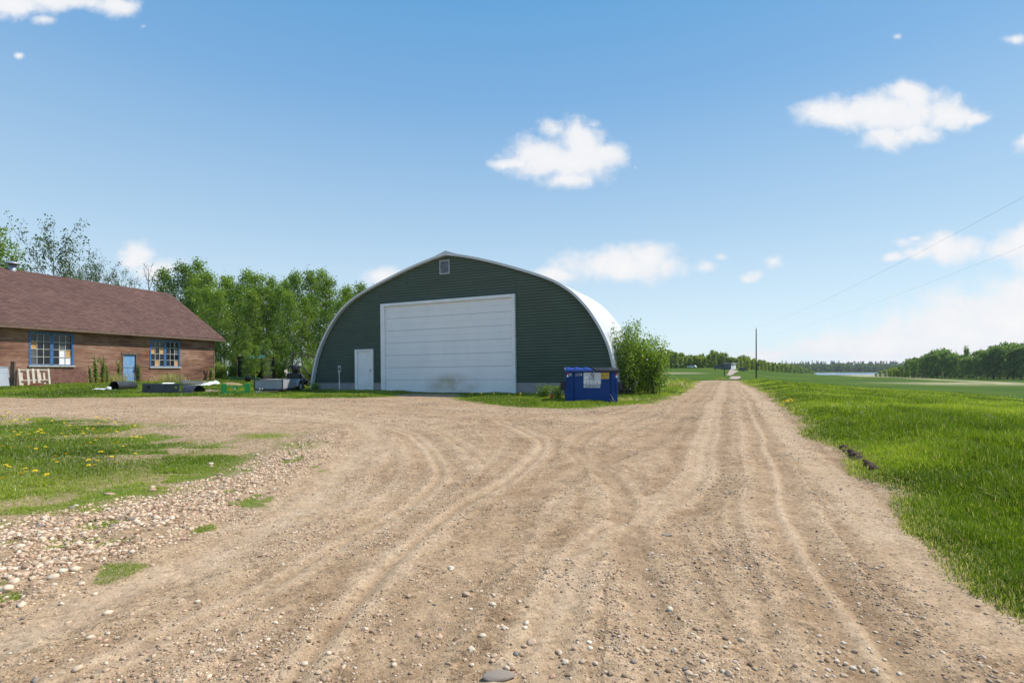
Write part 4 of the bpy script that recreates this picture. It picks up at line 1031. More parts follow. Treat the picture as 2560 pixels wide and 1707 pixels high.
# straighten
wr[0] = (wr[0][0], wr[0][1], (h8(303, 558)[1] + h8(770, 563)[1]) / 2, (h8(305, 200)[1] + h8(770, 228)[1]) / 2)
wr[1] = (wr[1][0], wr[1][1], (h8(1573, 572)[1] + h8(1888, 580)[1]) / 2, (h8(1576, 285)[1] + h8(1890, 306)[1]) / 2)
print('workshop', wr, dr)
xs = sorted([0, HL] + [q for w in wr for q in w[:2]] + [dr[0], dr[1]])
zs_ = sorted(set([-.6, EZ] + [q for w in wr for q in w[2:]] + [dr[2], dr[3]]))
holes = wr + [dr]
wm = MB()
for i in range(len(xs) - 1):
    for j in range(len(zs_) - 1):
        cx, cz = (xs[i] + xs[i + 1]) / 2, (zs_[j] + zs_[j + 1]) / 2
        if any(h[0] < cx < h[1] and h[2] < cz < h[3] for h in holes): continue
        wm.add([(xs[i], 0, zs_[j]), (xs[i + 1], 0, zs_[j]), (xs[i + 1], 0, zs_[j + 1]), (xs[i], 0, zs_[j + 1])], [(0, 1, 2, 3)])
for h in holes:                                            # reveals
    a, b_, c0, c1 = h; dp = .14
    wm.add([(a, 0, c0), (a, dp, c0), (a, dp, c1), (a, 0, c1)], [(0, 1, 2, 3)]); wm.add([(b_, 0, c0), (b_, dp, c0), (b_, dp, c1), (b_, 0, c1)], [(3, 2, 1, 0)])
    wm.add([(a, 0, c1), (a, dp, c1), (b_, dp, c1), (b_, 0, c1)], [(0, 1, 2, 3)]); wm.add([(a, 0, c0), (a, dp, c0), (b_, dp, c0), (b_, 0, c0)], [(3, 2, 1, 0)])
mid = DEPTH / 2
for X in (0, HL):
    wm.add([(X, 0, -.6), (X, DEPTH, -.6), (X, DEPTH, EZ), (X, mid, RZ - .25), (X, 0, EZ)], [(0, 1, 2, 3, 4)] if X else [(4, 3, 2, 1, 0)])
wm.add([(0, DEPTH, -.6), (HL, DEPTH, -.6), (HL, DEPTH, EZ), (0, DEPTH, EZ)], [(3, 2, 1, 0)])
wm.build('wall', M_wood.m, wk)
# corner board
MB().box(HL - .09, HL + .02, -.022, -.002, -.5, EZ).build('corner_board', M_wood2, wk)
# roof
slope = (RZ - EZ) / (mid + OV); EZ2 = EZ - .02
rf = MB(); x0_, x1_ = -GO, HL + GO; T_ = .07
def rp(x, y, dz): return (x, y, EZ + .08 + (y + OV) * slope + dz) if y <= mid else (x, y, EZ + .08 + (2 * mid - y + OV) * slope + dz)
NX = 22
for y0_, y1_ in ((-OV, mid), (mid, DEPTH + OV)):
    vv = []; ff = []
    for i in range(NX + 1):
        x_ = x0_ + (x1_ - x0_) * i / NX; sag = -.05 * math.sin(math.pi * i / NX) + .012 * math.sin(i * 1.3)
        vv += [rp(x_, y0_, sag * .5), rp(x_, y1_, sag)]
    for i in range(NX): ff.append((i * 2, i * 2 + 2, i * 2 + 3, i * 2 + 1))
    rf.add(vv, ff)
rf2 = MB()
rfo = rf.build('roof', M_shingle.m, wk)
so = rfo.modifiers.new('thick', 'SOLIDIFY'); so.thickness = .05; so.offset = -1
fa = MB(); fa.box(x0_, x1_, -OV - .02, -OV + .02, EZ - .12, EZ + .045); fa.box(x0_, x1_, -OV + .021, -.003, EZ - .10, EZ - .08)
for X in (x1_ - .03,):
    a_ = rp(X, -OV, -.14); b_ = rp(X, mid, -.14); c_ = rp(X, DEPTH + OV, -.14)
    fa.bar((X, a_[1], a_[2]), b_, .04, .15); fa.bar(b_, c_, .04, .15)
fa.build('fascia', M_wood2, wk)
# windows
def window(r, boards, name='window'):
    a, b_, z0, z1 = r; y = .05
    f = MB(); t = .09
    f.box(a, a + t, y - .07, y + .05, z0, z1); f.box(b_ - t, b_, y - .07, y + .05, z0, z1); f.box(a + t, b_ - t, y - .07, y + .05, z1 - t * 1.3, z1)
    f.box(a + t, b_ - t, y - .03, y + .05, z0, z0 + t * .6)
    m_ = (a + b_) / 2; f.box(m_ - .08, m_ + .08, y - .035, y + .05, z0 + t * .6, z1 - t * 1.3)
    w = f.build(name, M_bframe, wk)
    mu = MB(); pn = MB(); zl, zh = z0 + t * .6, z1 - t * 1.3
    for sidx, (sa, sb) in enumerate(((a + t, m_ - .08), (m_ + .08, b_ - t))):
        cw, ch = (sb - sa) / 3, (zh - zl) / 4
        for i in range(4):
            mu.box(sa + i * cw - .014, sa + i * cw + .014, y - .012, y + .02, zl, zh)
        for j in range(5):
            mu.box(sa, sb, y - .010, y + .018, zl + j * ch - .014, zl + j * ch + .014)
        for i in range(3):
            for j in range(4):
                pn.cur = boards.get((sidx, i, j), 0); d_ = rng.uniform(-.006, .006)
                xa, xb, za, zb = sa + i * cw, sa + (i + 1) * cw, zl + j * ch, zl + (j + 1) * ch
                pn.add([(xa, y + .022 + d_, za), (xb, y + .022 - d_, za), (xb, y + .022 - d_, zb), (xa, y + .022 + d_, zb)], [(0, 1, 2, 3)])
    mu.build('muntin', M_mull, w); pn.build('pane', [M_glass.m, M_ply, M_pale, M_dusty], w)
    MB().box(a - .05, b_ + .05, -.09, .045, z0 - .075, z0 - .002).build('sill', M_mull, w)
# boards keyed (sash, column, row from the bottom)
window(wr[0], {(0, 0, 2): 1, (1, 2, 1): 1, (1, 1, 1): 2, (1, 1, 0): 2, (1, 2, 0): 2, (0, 0, 0): 3, (0, 0, 1): 3, (1, 1, 2): 3})
window(wr[1], {(0, 0, 2): 1, (0, 1, 0): 1, (0, 2, 2): 1, (1, 2, 0): 1, (1, 2, 2): 3})
# door
a, b_, z0, z1 = dr
dm = MB(); w_ = b_ - a - .2; nb_ = 5
for i in range(nb_): dm.box(a + .06 + i * w_ / nb_ + .003, a + .06 + (i + 1) * w_ / nb_ - .003, .06, .10, z0, z1 - .1)
dm.box(a + .06, a + .06 + w_, .045, .06, z0 + (z1 - z0) * .60, z1 - .1)
dm.box(a + .05, a + .08 + w_, .03, .045, z0 + (z1 - z0) * .585, z0 + (z1 - z0) * .60)
do = dm.build('door', M_blue.m, wk)
fm = MB(); fm.box(b_ - .13, b_, -.03, .12, z0, z1); fm.box(a - .02, a + .05, -.03, .12, z0, z1); fm.box(a - .05, b_ + .03, -.05, .12, z1 - .1, z1 + .03)
fm.build('door_frame', M_wood2, do)
MB().box(b_ - .24, b_ - .21, .01, .045, z0 + 1.05, z0 + 1.2).build('handle', M_blackm, do)
# ridge ventilator
_x = plane_uz(H0 + np.array([-math.sin(HANG), math.cos(HANG), 0]) * mid, HANG, 31, 672)[0]
ve = empty('roof_vent', (_x, mid, RZ + .05)); ve.parent = wk
MB().lathe([(.20, -.2), (.20, .3), (.0, .3)], 16).build('vent_pipe', plain('galvanised_steel', (.42, .44, .48), .4, .6), ve)
MB().lathe([(.0, .52), (.12, .50), (.38, .40), (.40, .33), (.36, .31), (.2, .33)], 18).build('vent_cap', plain('galvanised_steel', (.42, .44, .48), .4, .6), ve)
# ------------------------------------------------------------------ dumpster
M_dblue = S('dumpster_blue'); s = M_dblue; o = s.co()
s.set(Base_Color=s.mix(s.math('MULTIPLY', s.mr(s.noise(7, 6, .75, s.map(o, (1, 1, .6))), .60, .74), .35), s.ramp(s.noise(2, 5, .6, o), [(.3, (.004, .038, .175)), (.7, (.006, .056, .235))]), (.06, .09, .17, 1)), Roughness=.5); s.b.inputs['Specular IOR Level'].default_value = .25
M_lidb = plain('blue_plastic_lid', (.018, .06, .30), .4, var=.15); M_lidk = plain('black_plastic_lid', (.035, .033, .04), .45, var=.2)
M_red = plain('red_reflector', (.55, .02, .03), .35); M_wht = plain('white_paint', (.80, .80, .80), .5, var=.05); M_yelst = plain('yellow_sticker', (.62, .42, .05), .55, var=.15, scale=9)
M_stick = plain('pale_sticker', (.60, .61, .66), .45, var=.06, scale=8); M_ink = plain('dark_ink', (.05, .055, .08), .6); M_stk2 = plain('blue_grey_print', (.30, .34, .43), .5, var=.15, scale=30)
DY = 17.25
dpL = at(1414, 1002, DY); dpR = at(1545, 1002, DY - .1)
W_ = float(np.hypot(dpR[0] - dpL[0], dpR[1] - dpL[1]))
dz = gz((dpL[0] + dpR[0]) / 2, DY)
dmp = empty('dumpster', (dpL[0], dpL[1], dz - .02), (0, 0, math.atan2(dpR[1] - dpL[1], dpR[0] - dpL[0])), 'blue front load dumpster with one blue and one black lid', 'dumpster')
Ht = CZ + (HOR - 929) * DY / F - dz + .02     # front rim height
u_ = W_ / 1720.0                               # close-up pixel -> metres (x from 310, z from top 390)
X = lambda px: (px - 318) * u_
Zd = lambda py: Ht - (py - 392) * u_
DP = 1.15; HB = Ht + .06
b = MB()
b.add([(0.02, 0, 0), (W_ - .02, 0, 0), (W_ - .02, DP, 0), (.02, DP, 0), (.02, 0, Ht), (W_ - .02, 0, Ht), (W_ - .02, DP, HB), (.02, DP, HB)], [(0, 3, 2, 1), (4, 5, 6, 7), (0, 1, 5, 4), (1, 2, 6, 5), (2, 3, 7, 6), (3, 0, 4, 7)])
for a0, a1 in ((318, 556), (612, 1752), (1812, 2022)): b.box(X(a0), X(a1), -.045, -.001, .06, Ht - .03)      # proud panels leave two dark recesses
b.box(.0, W_, -.055, -.001, 0, .055); b.box(0, W_, -.06, .02, Ht - .028, Ht + .02)
bo = b.build('body', M_dblue.m, dmp, .008)
for x0_, x1_ in ((388, 445), (1950, 2020)): MB().box(X(x0_), X(x1_), -.085, -.0455, Zd(1050), Zd(600)).build('guide_rail', M_dblue.m, bo, .008)
for sx, nm in ((-1, 0), (1, 1)):
    xa = -.14 if sx < 0 else W_ - .018
    p_ = MB(); p_.box(xa, xa + .155, .12, .34, Ht * .40, Ht * .67); p_.box(xa, xa + .155, .70, .92, Ht * .40, Ht * .67)
    p_.build('fork_pocket', M_blackm, dmp, .006)
lb = MB()
def lid(x0_, x1_, mat, ribs, nm, lip):
    m_ = MB(); k0 = Ht + .035; k1 = HB + .045
    m_.add([(x0_, -.10, k0), (x1_, -.10, k0), (x1_, DP + .03, k1), (x0_, DP + .03, k1), (x0_, -.10, k0 + .035), (x1_, -.10, k0 + .035), (x1_, DP + .03, k1 + .035), (x0_, DP + .03, k1 + .035)],
           [(0, 3, 2, 1), (4, 5, 6, 7), (0, 1, 5, 4), (1, 2, 6, 5), (2, 3, 7, 6), (3, 0, 4, 7)])
    m_.box(x0_, x1_, -.125, -.1005, k0 - lip, k0 + .032)
    w = x1_ - x0_
    for i in range(ribs):
        c_ = x0_ + w * (i + .5) / ribs; q_ = w / ribs * .30
        m_.add([(c_ - q_, -.06, k0 + .0365), (c_ + q_, -.06, k0 + .0365), (c_ + q_, DP - .05, k1 + .034), (c_ - q_, DP - .05, k1 + .034), (c_ - q_ * .8, -.04, k0 + .056), (c_ + q_ * .8, -.04, k0 + .056), (c_ + q_ * .8, DP - .08, k1 + .055), (c_ - q_ * .8, DP - .08, k1 + .055)],
               [(4, 5, 6, 7), (0, 1, 5, 4), (1, 2, 6, 5), (2, 3, 7, 6), (3, 0, 4, 7)])
    return m_.build(nm, mat, dmp, .006)
l1 = lid(-.02, W_ * .515, M_lidb, 3, 'lid', .035); l1['label'] = 'blue plastic lid'
l2 = lid(W_ * .55, W_ + .035, M_lidk, 6, 'lid', .03); l2['label'] = 'black ribbed plastic lid'
MB().tube([(W_ * .532, -.11, Ht + .03), (W_ * .535, -.09, Ht - .10), (W_ * .53, -.07, Ht - .22)], .012, 6).build('lid_chain', M_steel, dmp)
MB().box(-.03, -.012, -.12, -.09, Ht + .06, Ht + .14).build('lid_tab', M_wht, dmp)
yf = -.0455
def plate(x0_, x1_, y0_, y1_, mat, nm, par, yy=yf, th=.003):
    return MB().box(X(x0_), X(x1_), yy - th, yy - .0003, Zd(y1_), Zd(y0_)).build(nm, mat, par)
for a0, a1, c0, c1, c2 in ((355, 405, 405, 495, 570), (1960, 2012, 440, 510, 588)):
    plate(a0, a1, c0, c1, M_red, 'reflector', dmp)['label'] = 'red reflector'; plate(a0, a1, c1 + 2, c2, M_wht, 'reflector', dmp)['label'] = 'white reflector'
sk = plate(905, 1475, 410, 800, M_stick, 'sticker', dmp)
def shape(pts, mat, nm, par, yy):
    v = [(X(a), yy, Zd(c)) for a, c in pts]; n = len(v); v2 = [(x, yy - .001, z) for x, _, z in v]
    return MB().add(v + v2, [tuple(range(n))[::-1], tuple(range(n, 2 * n))] + [(i, (i + 1) % n, n + (i + 1) % n, n + i) for i in range(n)]).build(nm, mat, par)
ys = yf - .0035
shape([(925, 550), (1060, 550), (1035, 640), (1010, 700), (1200, 685), (1440, 690), (1440, 790), (925, 790)], M_wht, 'print', sk, ys)
em = MB()
for a0 in range(4): pass
def ring(cx, cy, r, rot, mat, nm, yy, w=.3):
    o_ = [(cx + r * math.cos(rot + k * math.pi / 2), cy + r * math.sin(rot + k * math.pi / 2)) for k in range(4)]
    i_ = [(cx + r * (1 - w) * math.cos(rot + k * math.pi / 2), cy + r * (1 - w) * math.sin(rot + k * math.pi / 2)) for k in range(4)]
    v = [(X(a), yy, Zd(c)) for a, c in o_ + i_]; f = [(k, (k + 1) % 4, 4 + (k + 1) % 4, 4 + k) for k in range(4)]
    return MB().add(v, f).build(nm, mat, sk)
ring(1192, 490, 72, 0, M_ink, 'emblem', ys - .0013, .28)
def text(body, x, z, size, mat, nm, par, yy, align='CENTER', sx=1.0):
    c_ = bpy.data.curves.new(nm, 'FONT'); c_.body = body; c_.size = size; c_.align_x = align; c_.extrude = .0006; c_.resolution_u = 2; c_.materials.append(mat)
    t0_ = bpy.data.objects.new('t', c_); COL.objects.link(t0_); me_ = bpy.data.meshes.new_from_object(t0_); bpy.data.objects.remove(t0_); me_.name = nm
    o_ = link(nm, me_, par); o_.location = (x, yy, z); o_.rotation_euler = (R(90), 0, 0); o_.scale = (sx, 1, 1); return o_
text('N', X(1192), Zd(524), .10, M_ink, 'lettering', sk, ys - .0015)
text('3E', X(470), Zd(527), .125, M_wht, 'lettering', dmp, yf - .002, sx=.9)
text('1174', X(745), Zd(535), .135, M_wht, 'lettering', dmp, yf - .002, sx=.85)
# print on the stickers is too small to read in the photo: rows of short dark marks
def marks(x0_, x1_, y0_, y1_, mat, par, yy, seed, nm='print', gap=.35):
    g_ = np.random.default_rng(seed); m_ = MB(); x_ = x0_
    while x_ < x1_:
        w = g_.uniform(8, 22); c0 = y0_ + g_.uniform(0, .25) * (y1_ - y0_)
        m_.add([(X(x_), yy, Zd(y1_)), (X(min(x_ + w, x1_)), yy, Zd(y1_)), (X(min(x_ + w, x1_)), yy, Zd(c0)), (X(x_), yy, Zd(c0))], [(0, 1, 2, 3)]); x_ += w + g_.uniform(5, 22) * gap * 2
    return m_.build(nm, mat, par)
for k, (a0, a1, c0, c1) in enumerate([(1075, 1260, 565, 605), (1060, 1290, 615, 668), (1180, 1260, 680, 720), (1190, 1250, 730, 775)]): marks(a0, a1, c0, c1, M_stk2, sk, ys - .002, 20 + k)
for k, (a0, a1) in enumerate([(945, 1030), (1060, 1160), (1270, 1330)]): marks(a0, a1, 620 if k == 0 else 710, 670 if k == 0 else 765, M_stk2, sk, ys - .002, 40 + k)
for a0 in (1000, 1365): MB().lathe([(0, -.001), (22 * u_, -.001), (22 * u_, 0)], 12, 'y', (X(a0), ys - .0015, Zd(745))).build('red_dot', M_red, sk)
s2 = plate(910, 1450, 818, 918, M_stick, 'sticker', dmp); s2['label'] = 'narrow white label strip'; marks(960, 1430, 838, 895, M_ink, s2, ys, 60)
s3 = plate(1463, 1740, 410, 626, M_yelst, 'sticker', dmp); s3['label'] = 'yellow warning sticker'
for k, (c0, c1) in enumerate(((420, 445), (475, 512), (522, 560), (575, 600))): marks(1490, 1715, c0, c1, plain('brown_ink', (.22, .12, .02), .6) if k == 0 else bpy.data.materials['brown_ink'], s3, ys, 70 + k)
# small red canister in the grass
p = at(1376.5, 996, 18.4); zz_ = gz(p[0], p[1])
e = empty('canister', (p[0], p[1], zz_), (0, .15, .4), 'small orange red plastic canister in the grass left of the dumpster', 'canister')
M_or = plain('orange_red_plastic', (.75, .07, .025), .4)
MB().lathe([(0, .0), (.055, .0), (.065, .03), (.065, .17), (.045, .22), (.02, .235), (.02, .25)], 16).build('body', M_or, e)
MB().lathe([(.026, .25), (.026, .285), (0, .285)], 12).build('cap', M_blackm, e)

# ------------------------------------------------------------------ utility trailer
M_tg = plain('grey_trailer_panel', (.33, .33, .36), .6, var=.18, scale=3); M_tf = plain('dark_trailer_frame', (.05, .045, .045), .6, var=.4); M_rub = plain('tyre_rubber', (.018, .018, .018), .85)
M_rim = plain('white_rim', (.62, .63, .65), .4, .2); M_fend = plain('grey_fender', (.36, .35, .35), .5, .3); M_amber = plain('amber_lamp', (.75, .30, .06), .4)
TY = 24.0; tx0 = (636 - 1280) / F * TY; tx1 = (706 - 1280) / F * TY; tw = tx1 - tx0
tz = gz(tx0, TY); zb, ztp = CZ + (HOR - 972) * TY / F - tz, CZ + (HOR - 950) * TY / F - tz
tr_ = empty('utility_trailer', (tx0, TY, tz), (0, 0, .02), 'grey box utility trailer parked on the grass beside the barn', 'trailer')
TL = 2.5
pn = MB(); pn.box(.03, tw - .03, 0, .03, zb, ztp); pn.box(.03, tw - .03, TL - .03, TL, zb, ztp)
pn.build('end_panel', M_tg, tr_, .006)
for xx in (0, tw - .03): MB().box(xx, xx + .03, .002, TL - .002, zb + .01, ztp + .015).build('side_panel', M_tg, tr_, .006)
fr = MB(); fr.box(.0, tw, .03, TL, zb - .07, zb - .005)
for xx in (-.022, tw - .016):
    for yy in (-.022, TL - .02): fr.box(xx, xx + .038, yy, yy + .04, zb - .05, ztp + .03)
fr.box(.02, tw - .02, -.015, .0, ztp - .02, ztp + .018)
fr.bar((tw * .5, .4, zb - .1), (tw * .5, -.95, zb - .14), .07); fr.bar((.1, .1, zb - .08), (tw * .5, -.8, zb - .13), .05); fr.bar((tw - .1, .1, zb - .08), (tw * .5, -.8, zb - .13), .05)
fr.build('frame', M_tf, tr_)
MB().box(.05, tw - .05, .05, TL - .05, ztp - .03, ztp + .004).build('load_cover', plain('grey_sheet', (.30, .30, .32), .6), tr_)
co_ = MB(); co_.box(tw * .5 - .06, tw * .5 + .06, -1.12, -.93, zb - .16, zb - .05); co_.tube([(tw * .5 - .02, -.85, zb + .06), (tw * .5 - .02, -.85, -.02)], .022, 8); co_.tube([(tw * .5 - .12, -.86, zb + .03), (tw * .5 + .12, -.86, zb + .03)], .014, 6)
co_.build('hitch_jack', M_steel, tr_)
for wx in (-.16, tw + .04):
    wc = (wx, 1.72, .27)
    ty = MB().lathe([(.15, -.075), (.24, -.075), (.27, -.045), (.27, .045), (.24, .075), (.15, .075)], 24, 'x', (wx + .06, wc[1], wc[2])).build('tyre', M_rub, None)
    we = bpy.data.objects.new('wheel', None); COL.objects.link(we); we.parent = tr_; ty.parent = we
    MB().lathe([(.0, .055), (.05, .06), (.06, .03), (.12, .03), (.15, .07), (.155, -.07), (.0, -.05)], 20, 'x', (wx + .06, wc[1], wc[2])).build('rim', M_rim, we)
    fd = MB(); pr = []
    for k in range(11):
        a_ = math.pi * k / 10; pr.append((math.cos(a_) * .34, math.sin(a_) * .34))
    v = [(wx - .03, wc[1] + p_[0], wc[2] + p_[1]) for p_ in pr] + [(wx + .15, wc[1] + p_[0], wc[2] + p_[1]) for p_ in pr]
    fd.add(v, [(k, k + 1, 12 + k, 11 + k) for k in range(10)]); fo = fd.build('fender', M_fend, tr_); fo.modifiers.new('t', 'SOLIDIFY').thickness = .012
MB().box(tw + .005, tw + .03, 1.28, 1.44, zb + .04, zb + .13).build('marker_lamp', M_amber, tr_, .006)
MB().box(tw - .02, tw + .06, TL + .022, TL + .06, zb - .06, zb + .06).build('tail_lamp', M_red, tr_, .006)

# ------------------------------------------------------------------ green fork frame
M_gr = plain('bright_green_paint', (.018, .26, .05), .45, var=.25, scale=5)
def c8(x, y): return 260 + x * .2211, 900 + y * .2211
a = G(*c8(1322, 398)); b_ = G(*c8(1652, 392)); Wg = float(np.hypot(*(b_ - a)[:2]))
ff = empty('fork_frame', (a[0], a[1], gz(a[0], a[1])), (0, 0, math.atan2(b_[1] - a[1], b_[0] - a[0])), 'bright green steel pallet fork frame standing in the grass', 'fork frame')
hg = 125 * .2211 * a[1] / F
f_ = MB()
for x0_ in (0, Wg - .22):
    f_ = MB(); f_.box(x0_, x0_ + .22, 0, .06, 0, hg); f_.box(x0_ + .05, x0_ + .17, .06, .28, hg * .55, hg * .98); f_.box(x0_, x0_ + .22, .0605, .10, hg * .1, hg * .3); f_.build('upright', M_gr, ff, .01)
MB().box(.2205, Wg - .2205, .01, .07, hg * .70, hg * .80).build('top_rail', M_gr, ff, .006); MB().box(.2205, Wg - .2205, .01, .06, .06, .13).build('bottom_rail', M_gr, ff, .006)
MB().box(Wg * .43, Wg * .57, .0, .05, hg * .45, hg * .695).build('lug', M_gr, ff); MB().box(Wg * .45, Wg * .5, -.006, -.001, hg * .5, hg * .62).build('decal', M_wht, ff)
# green harrow behind
a = G(c8(1395, 250)[0], 956); Wg = 66 * a[1] / F
gh = empty('harrow', (a[0], a[1], gz(a[0], a[1])), (0, 0, .05), 'dark green farm harrow lying in long grass behind the fork frame', 'harrow')
f_ = MB()
for k in range(3): f_.bar((0, k * .5, .42 - k * .05), (Wg, k * .5 + .1, .36 - k * .03), .07)
for k in range(4): f_.bar((Wg * k / 3, 0, .38), (Wg * k / 3, 1.1, .3), .06)
f_.build('frame', plain('dark_green_paint', (.012, .10, .03), .5), gh)
f_ = MB()
for k in range(9): f_.tube([(Wg * (k + .5) / 9, .5, .37), (Wg * (k + .5) / 9, .45, .2), (Wg * (k + .5) / 9 + .05, .3, .0)], .014, 6)
f_.build('tine', M_blackm, gh)
f_ = MB(); f_.lathe([(0, -.06), (.22, -.05), (.26, 0), (.22, .05), (0, .06)], 18, 'y', (Wg * .72, .2, .3)); f_.build('wheel', M_rub, gh)
f_ = MB(); f_.tube([(.02, 0, .5), (.0, 0, .85)], .025, 6); f_.build('lever', plain('pale_blue_metal', (.35, .5, .7), .4), gh)

# ------------------------------------------------------------------ scrap machinery behind the trailer
M_rust = plain('rust', (.20, .075, .03), .85, var=.5, scale=9); M_blk = plain('greasy_black_iron', (.02, .018, .018), .6, var=.6, scale=7)
def c5(x, y): return 560 + x * .12755, 880 + y * .12755
MY = 29.0
mx0 = (c5(1150, 0)[0] - 1280) / F * MY; mz = gz(mx0, MY); mu = .12755 * MY / F
mq = lambda x, y, d=0: ((x - 1150) * mu, d, CZ + (HOR - (880 + y * .12755)) * MY / F - mz)
mc = empty('scrap_engine', (mx0, MY, mz), (0, 0, 0), 'greasy black scrap engine with pipes and wheels behind the trailer', 'machine')
f_ = MB(); 
f_.add([mq(1230, 520, -.1), mq(1520, 520, -.1), mq(1500, 440, -.1), mq(1400, 400, -.1), mq(1250, 430, -.1), mq(1230, 520, .5), mq(1520, 520, .5), mq(1500, 440, .5), mq(1400, 400, .5), mq(1250, 430, .5)], [(0, 1, 2, 3, 4), (9, 8, 7, 6, 5), (0, 5, 6, 1), (1, 6, 7, 2), (2, 7, 8, 3), (3, 8, 9, 4), (4, 9, 5, 0)])
f_.build('block', M_blk, mc, .02)
f_ = MB(); a_ = mq(1395, 330); f_.lathe([(0, -.14), (.22, -.14), (.25, -.1), (.25, .1), (.22, .14), (0, .14)], 18, 'x', (a_[0], .15, a_[2])); f_.build('drum', M_blk, mc)
f_ = MB(); f_.tube([mq(1250, 520), mq(1240, 380), mq(1290, 270), mq(1330, 290), mq(1350, 400)], .03, 7); f_.tube([mq(1400, 400), mq(1440, 330), mq(1500, 420), mq(1540, 540)], .035, 7); f_.tube([mq(1300, 280), mq(1420, 285), mq(1540, 300)], .05, 8)
f_.tube([mq(1560, 300), mq(1620, 380), mq(1700, 490)], .04, 7); f_.tube([mq(1680, 490), mq(1720, 400)], .025, 7)
f_.build('pipe', M_blk, mc)
for xx, yy, rr in ((1600, 570, .2), (1665, 610, .16), (1560, 620, .15)):
    a_ = mq(xx, yy); f_ = MB(); f_.lathe([(rr * .5, -.03), (rr, -.03), (rr, .03), (rr * .5, .03), (rr * .5, -.03)], 16, 'y', (a_[0], -.2, a_[2]))
    for k in range(5): f_.bar((a_[0], -.2, a_[2]), (a_[0] + math.cos(k * 1.257) * rr * .9, -.2, a_[2] + math.sin(k * 1.257) * rr * .9), .03)
    f_.build('wheel', M_blk, mc)
a_ = mq(1290, 412); MB().lathe([(0, .06), (.10, .05), (.14, .0), (.0, -.02)], 14, 'z', (a_[0], -.05, a_[2])).build('air_cleaner', M_steel, mc)
a_ = mq(1215, 425); MB().box(a_[0] - .06, a_[0] + .06, -.08, .08, a_[2] - .03, a_[2] + .04).build('rusty_cover', M_rust, mc, .01)
# concrete-coloured stub and rusty panel
mp = empty('sheet_scrap', (mx0 + (1510 - 1150) * mu * 1.2, 34.0, gz(mx0, 34)), (0, 0, .1), 'rust orange sheet metal panel standing under the trees by the barn', 'panel')
zt = CZ + (HOR - (880 + 195 * .12755)) * 34 / F - gz(mx0, 34)
f_ = MB(); wd = 105 * .12755 * 34 / F
for k in range(7): f_.box(k * wd / 7, (k + .86) * wd / 7, (k % 2) * .02, .03 + (k % 2) * .02, 0, zt - .05 * (k % 3))
f_.build('sheet', plain('rust_orange', (.30, .11, .035), .85, var=.4, scale=5), mp)
lp = G(*c5(1155, 560)); 
lpx = (c5(1160, 0)[0] - 1280) / F * 27.4; lg = empty('stump', (lpx, 27.4, gz(lpx, 27.4)), (0, .1, 0), 'pale weathered post stub sticking up behind the trailer', 'post')
MB().tube([(0, 0, 0), (.03, 0, .5), (.06, 0, .95), (.02, 0, 1.1)], [.10, .10, .085, .07], 9).build('post', plain('grey_wood', (.32, .28, .22), .9, var=.3), lg)
# old grey plank roof piece high in the trees by the barn
rp_ = empty('plank_roof', tuple(at(*c5(1620, 75), 37)), (0, .18, .3), 'dark weathered plank roof edge among leaves left of the barn', 'shed roof')
f_ = MB()
for k in range(6): f_.box(-1.0 + k * .02, 1.0, -.6 + k * .2, -.42 + k * .2, k * .012, .03 + k * .012)
f_.build('plank', M_wood2, rp_); f_ = MB()
for sx in (-.9, .9): f_.bar((sx, .3, 0), (sx, .3, -3.0), .1)
f_.build('post', M_wood2, rp_)
# dark shed under the trees with a turquoise tarp
SY = 44.0; sx0, sx1 = (c5(270, 0)[0] - 1280) / F * SY, (c5(760, 0)[0] - 1280) / F * SY; sz = gz(sx0, SY); st1 = CZ + (HOR - (880 + 85 * .12755)) * SY / F - sz
sh = empty('dark_shed', (sx0, SY, sz), (0, 0, .03), 'open black shed in the shade of the grove under a turquoise tarp', 'shed')
f_ = MB(); w = sx1 - sx0
f_.box(0, w, 2.2, 2.28, 0, st1); f_.box(-.0, .08, 0, 2.2, 0, st1); f_.box(w - .08, w, 0, 2.2, 0, st1); f_.box(.08, w - .08, 0, .06, st1 * .55, st1); f_.box(.08, w * .62, 0, .06, 0, st1 * .55)
f_.build('wall', plain('black_boards', (.010, .009, .009), .95), sh)
v = []; 
for i in range(13):
    for j in range(5):
        v.append((w * (.28 + .75 * i / 12), -.25 + 2.4 * j / 4, st1 + .10 + .03 * math.sin(i * .9 + j) - (.25 + .06 * math.sin(i * 2.1) if j == 0 else 0)))
f_ = MB().add(v, [(i * 5 + j, (i + 1) * 5 + j, (i + 1) * 5 + j + 1, i * 5 + j + 1) for i in range(12) for j in range(4)], True)
f_.build('tarp', plain('turquoise_tarp', (.05, .26, .27), .6, var=.25, scale=3), sh)

# ------------------------------------------------------------------ things along the workshop wall
def c7(x, y): return x * .15306, 880 + y * .15306
# white shipping pallet on edge
y_ = 30.2; a = at(*c7(318, 515), 28.3); b_ = at(*c7(832, 520), 29.75)
Wp = float(np.hypot(*(b_ - a)[:2])); za = gz(a[0], a[1]); hp = CZ + (HOR - (880 + 268 * .15306)) * 29.0 / F - za
pa = empty('pallet', (a[0], a[1], za), (R(-8), 0, math.atan2(b_[1] - a[1], b_[0] - a[0])), 'pale wooden pallet standing on edge under the left workshop window', 'pallet')
M_pw = plain('pale_pallet_wood', (.56, .49, .40), .85, var=.25, scale=6)
for k, (x_, w_) in enumerate([(.0, .06), (.255, .075), (.42, .08), (.585, .08), (.935, .06)]):
    MB().box(x_ * Wp, (x_ + w_) * Wp, -.02, .0, 0, hp - .02 * (k % 2)).build('slat', M_pw, pa)
for x_, w_ in ((.10, .07), (.67, .075), (.82, .06)):
    MB().box(x_ * Wp, (x_ + w_) * Wp, .101, .12, .05, hp - .12).build('slat', M_pw, pa)
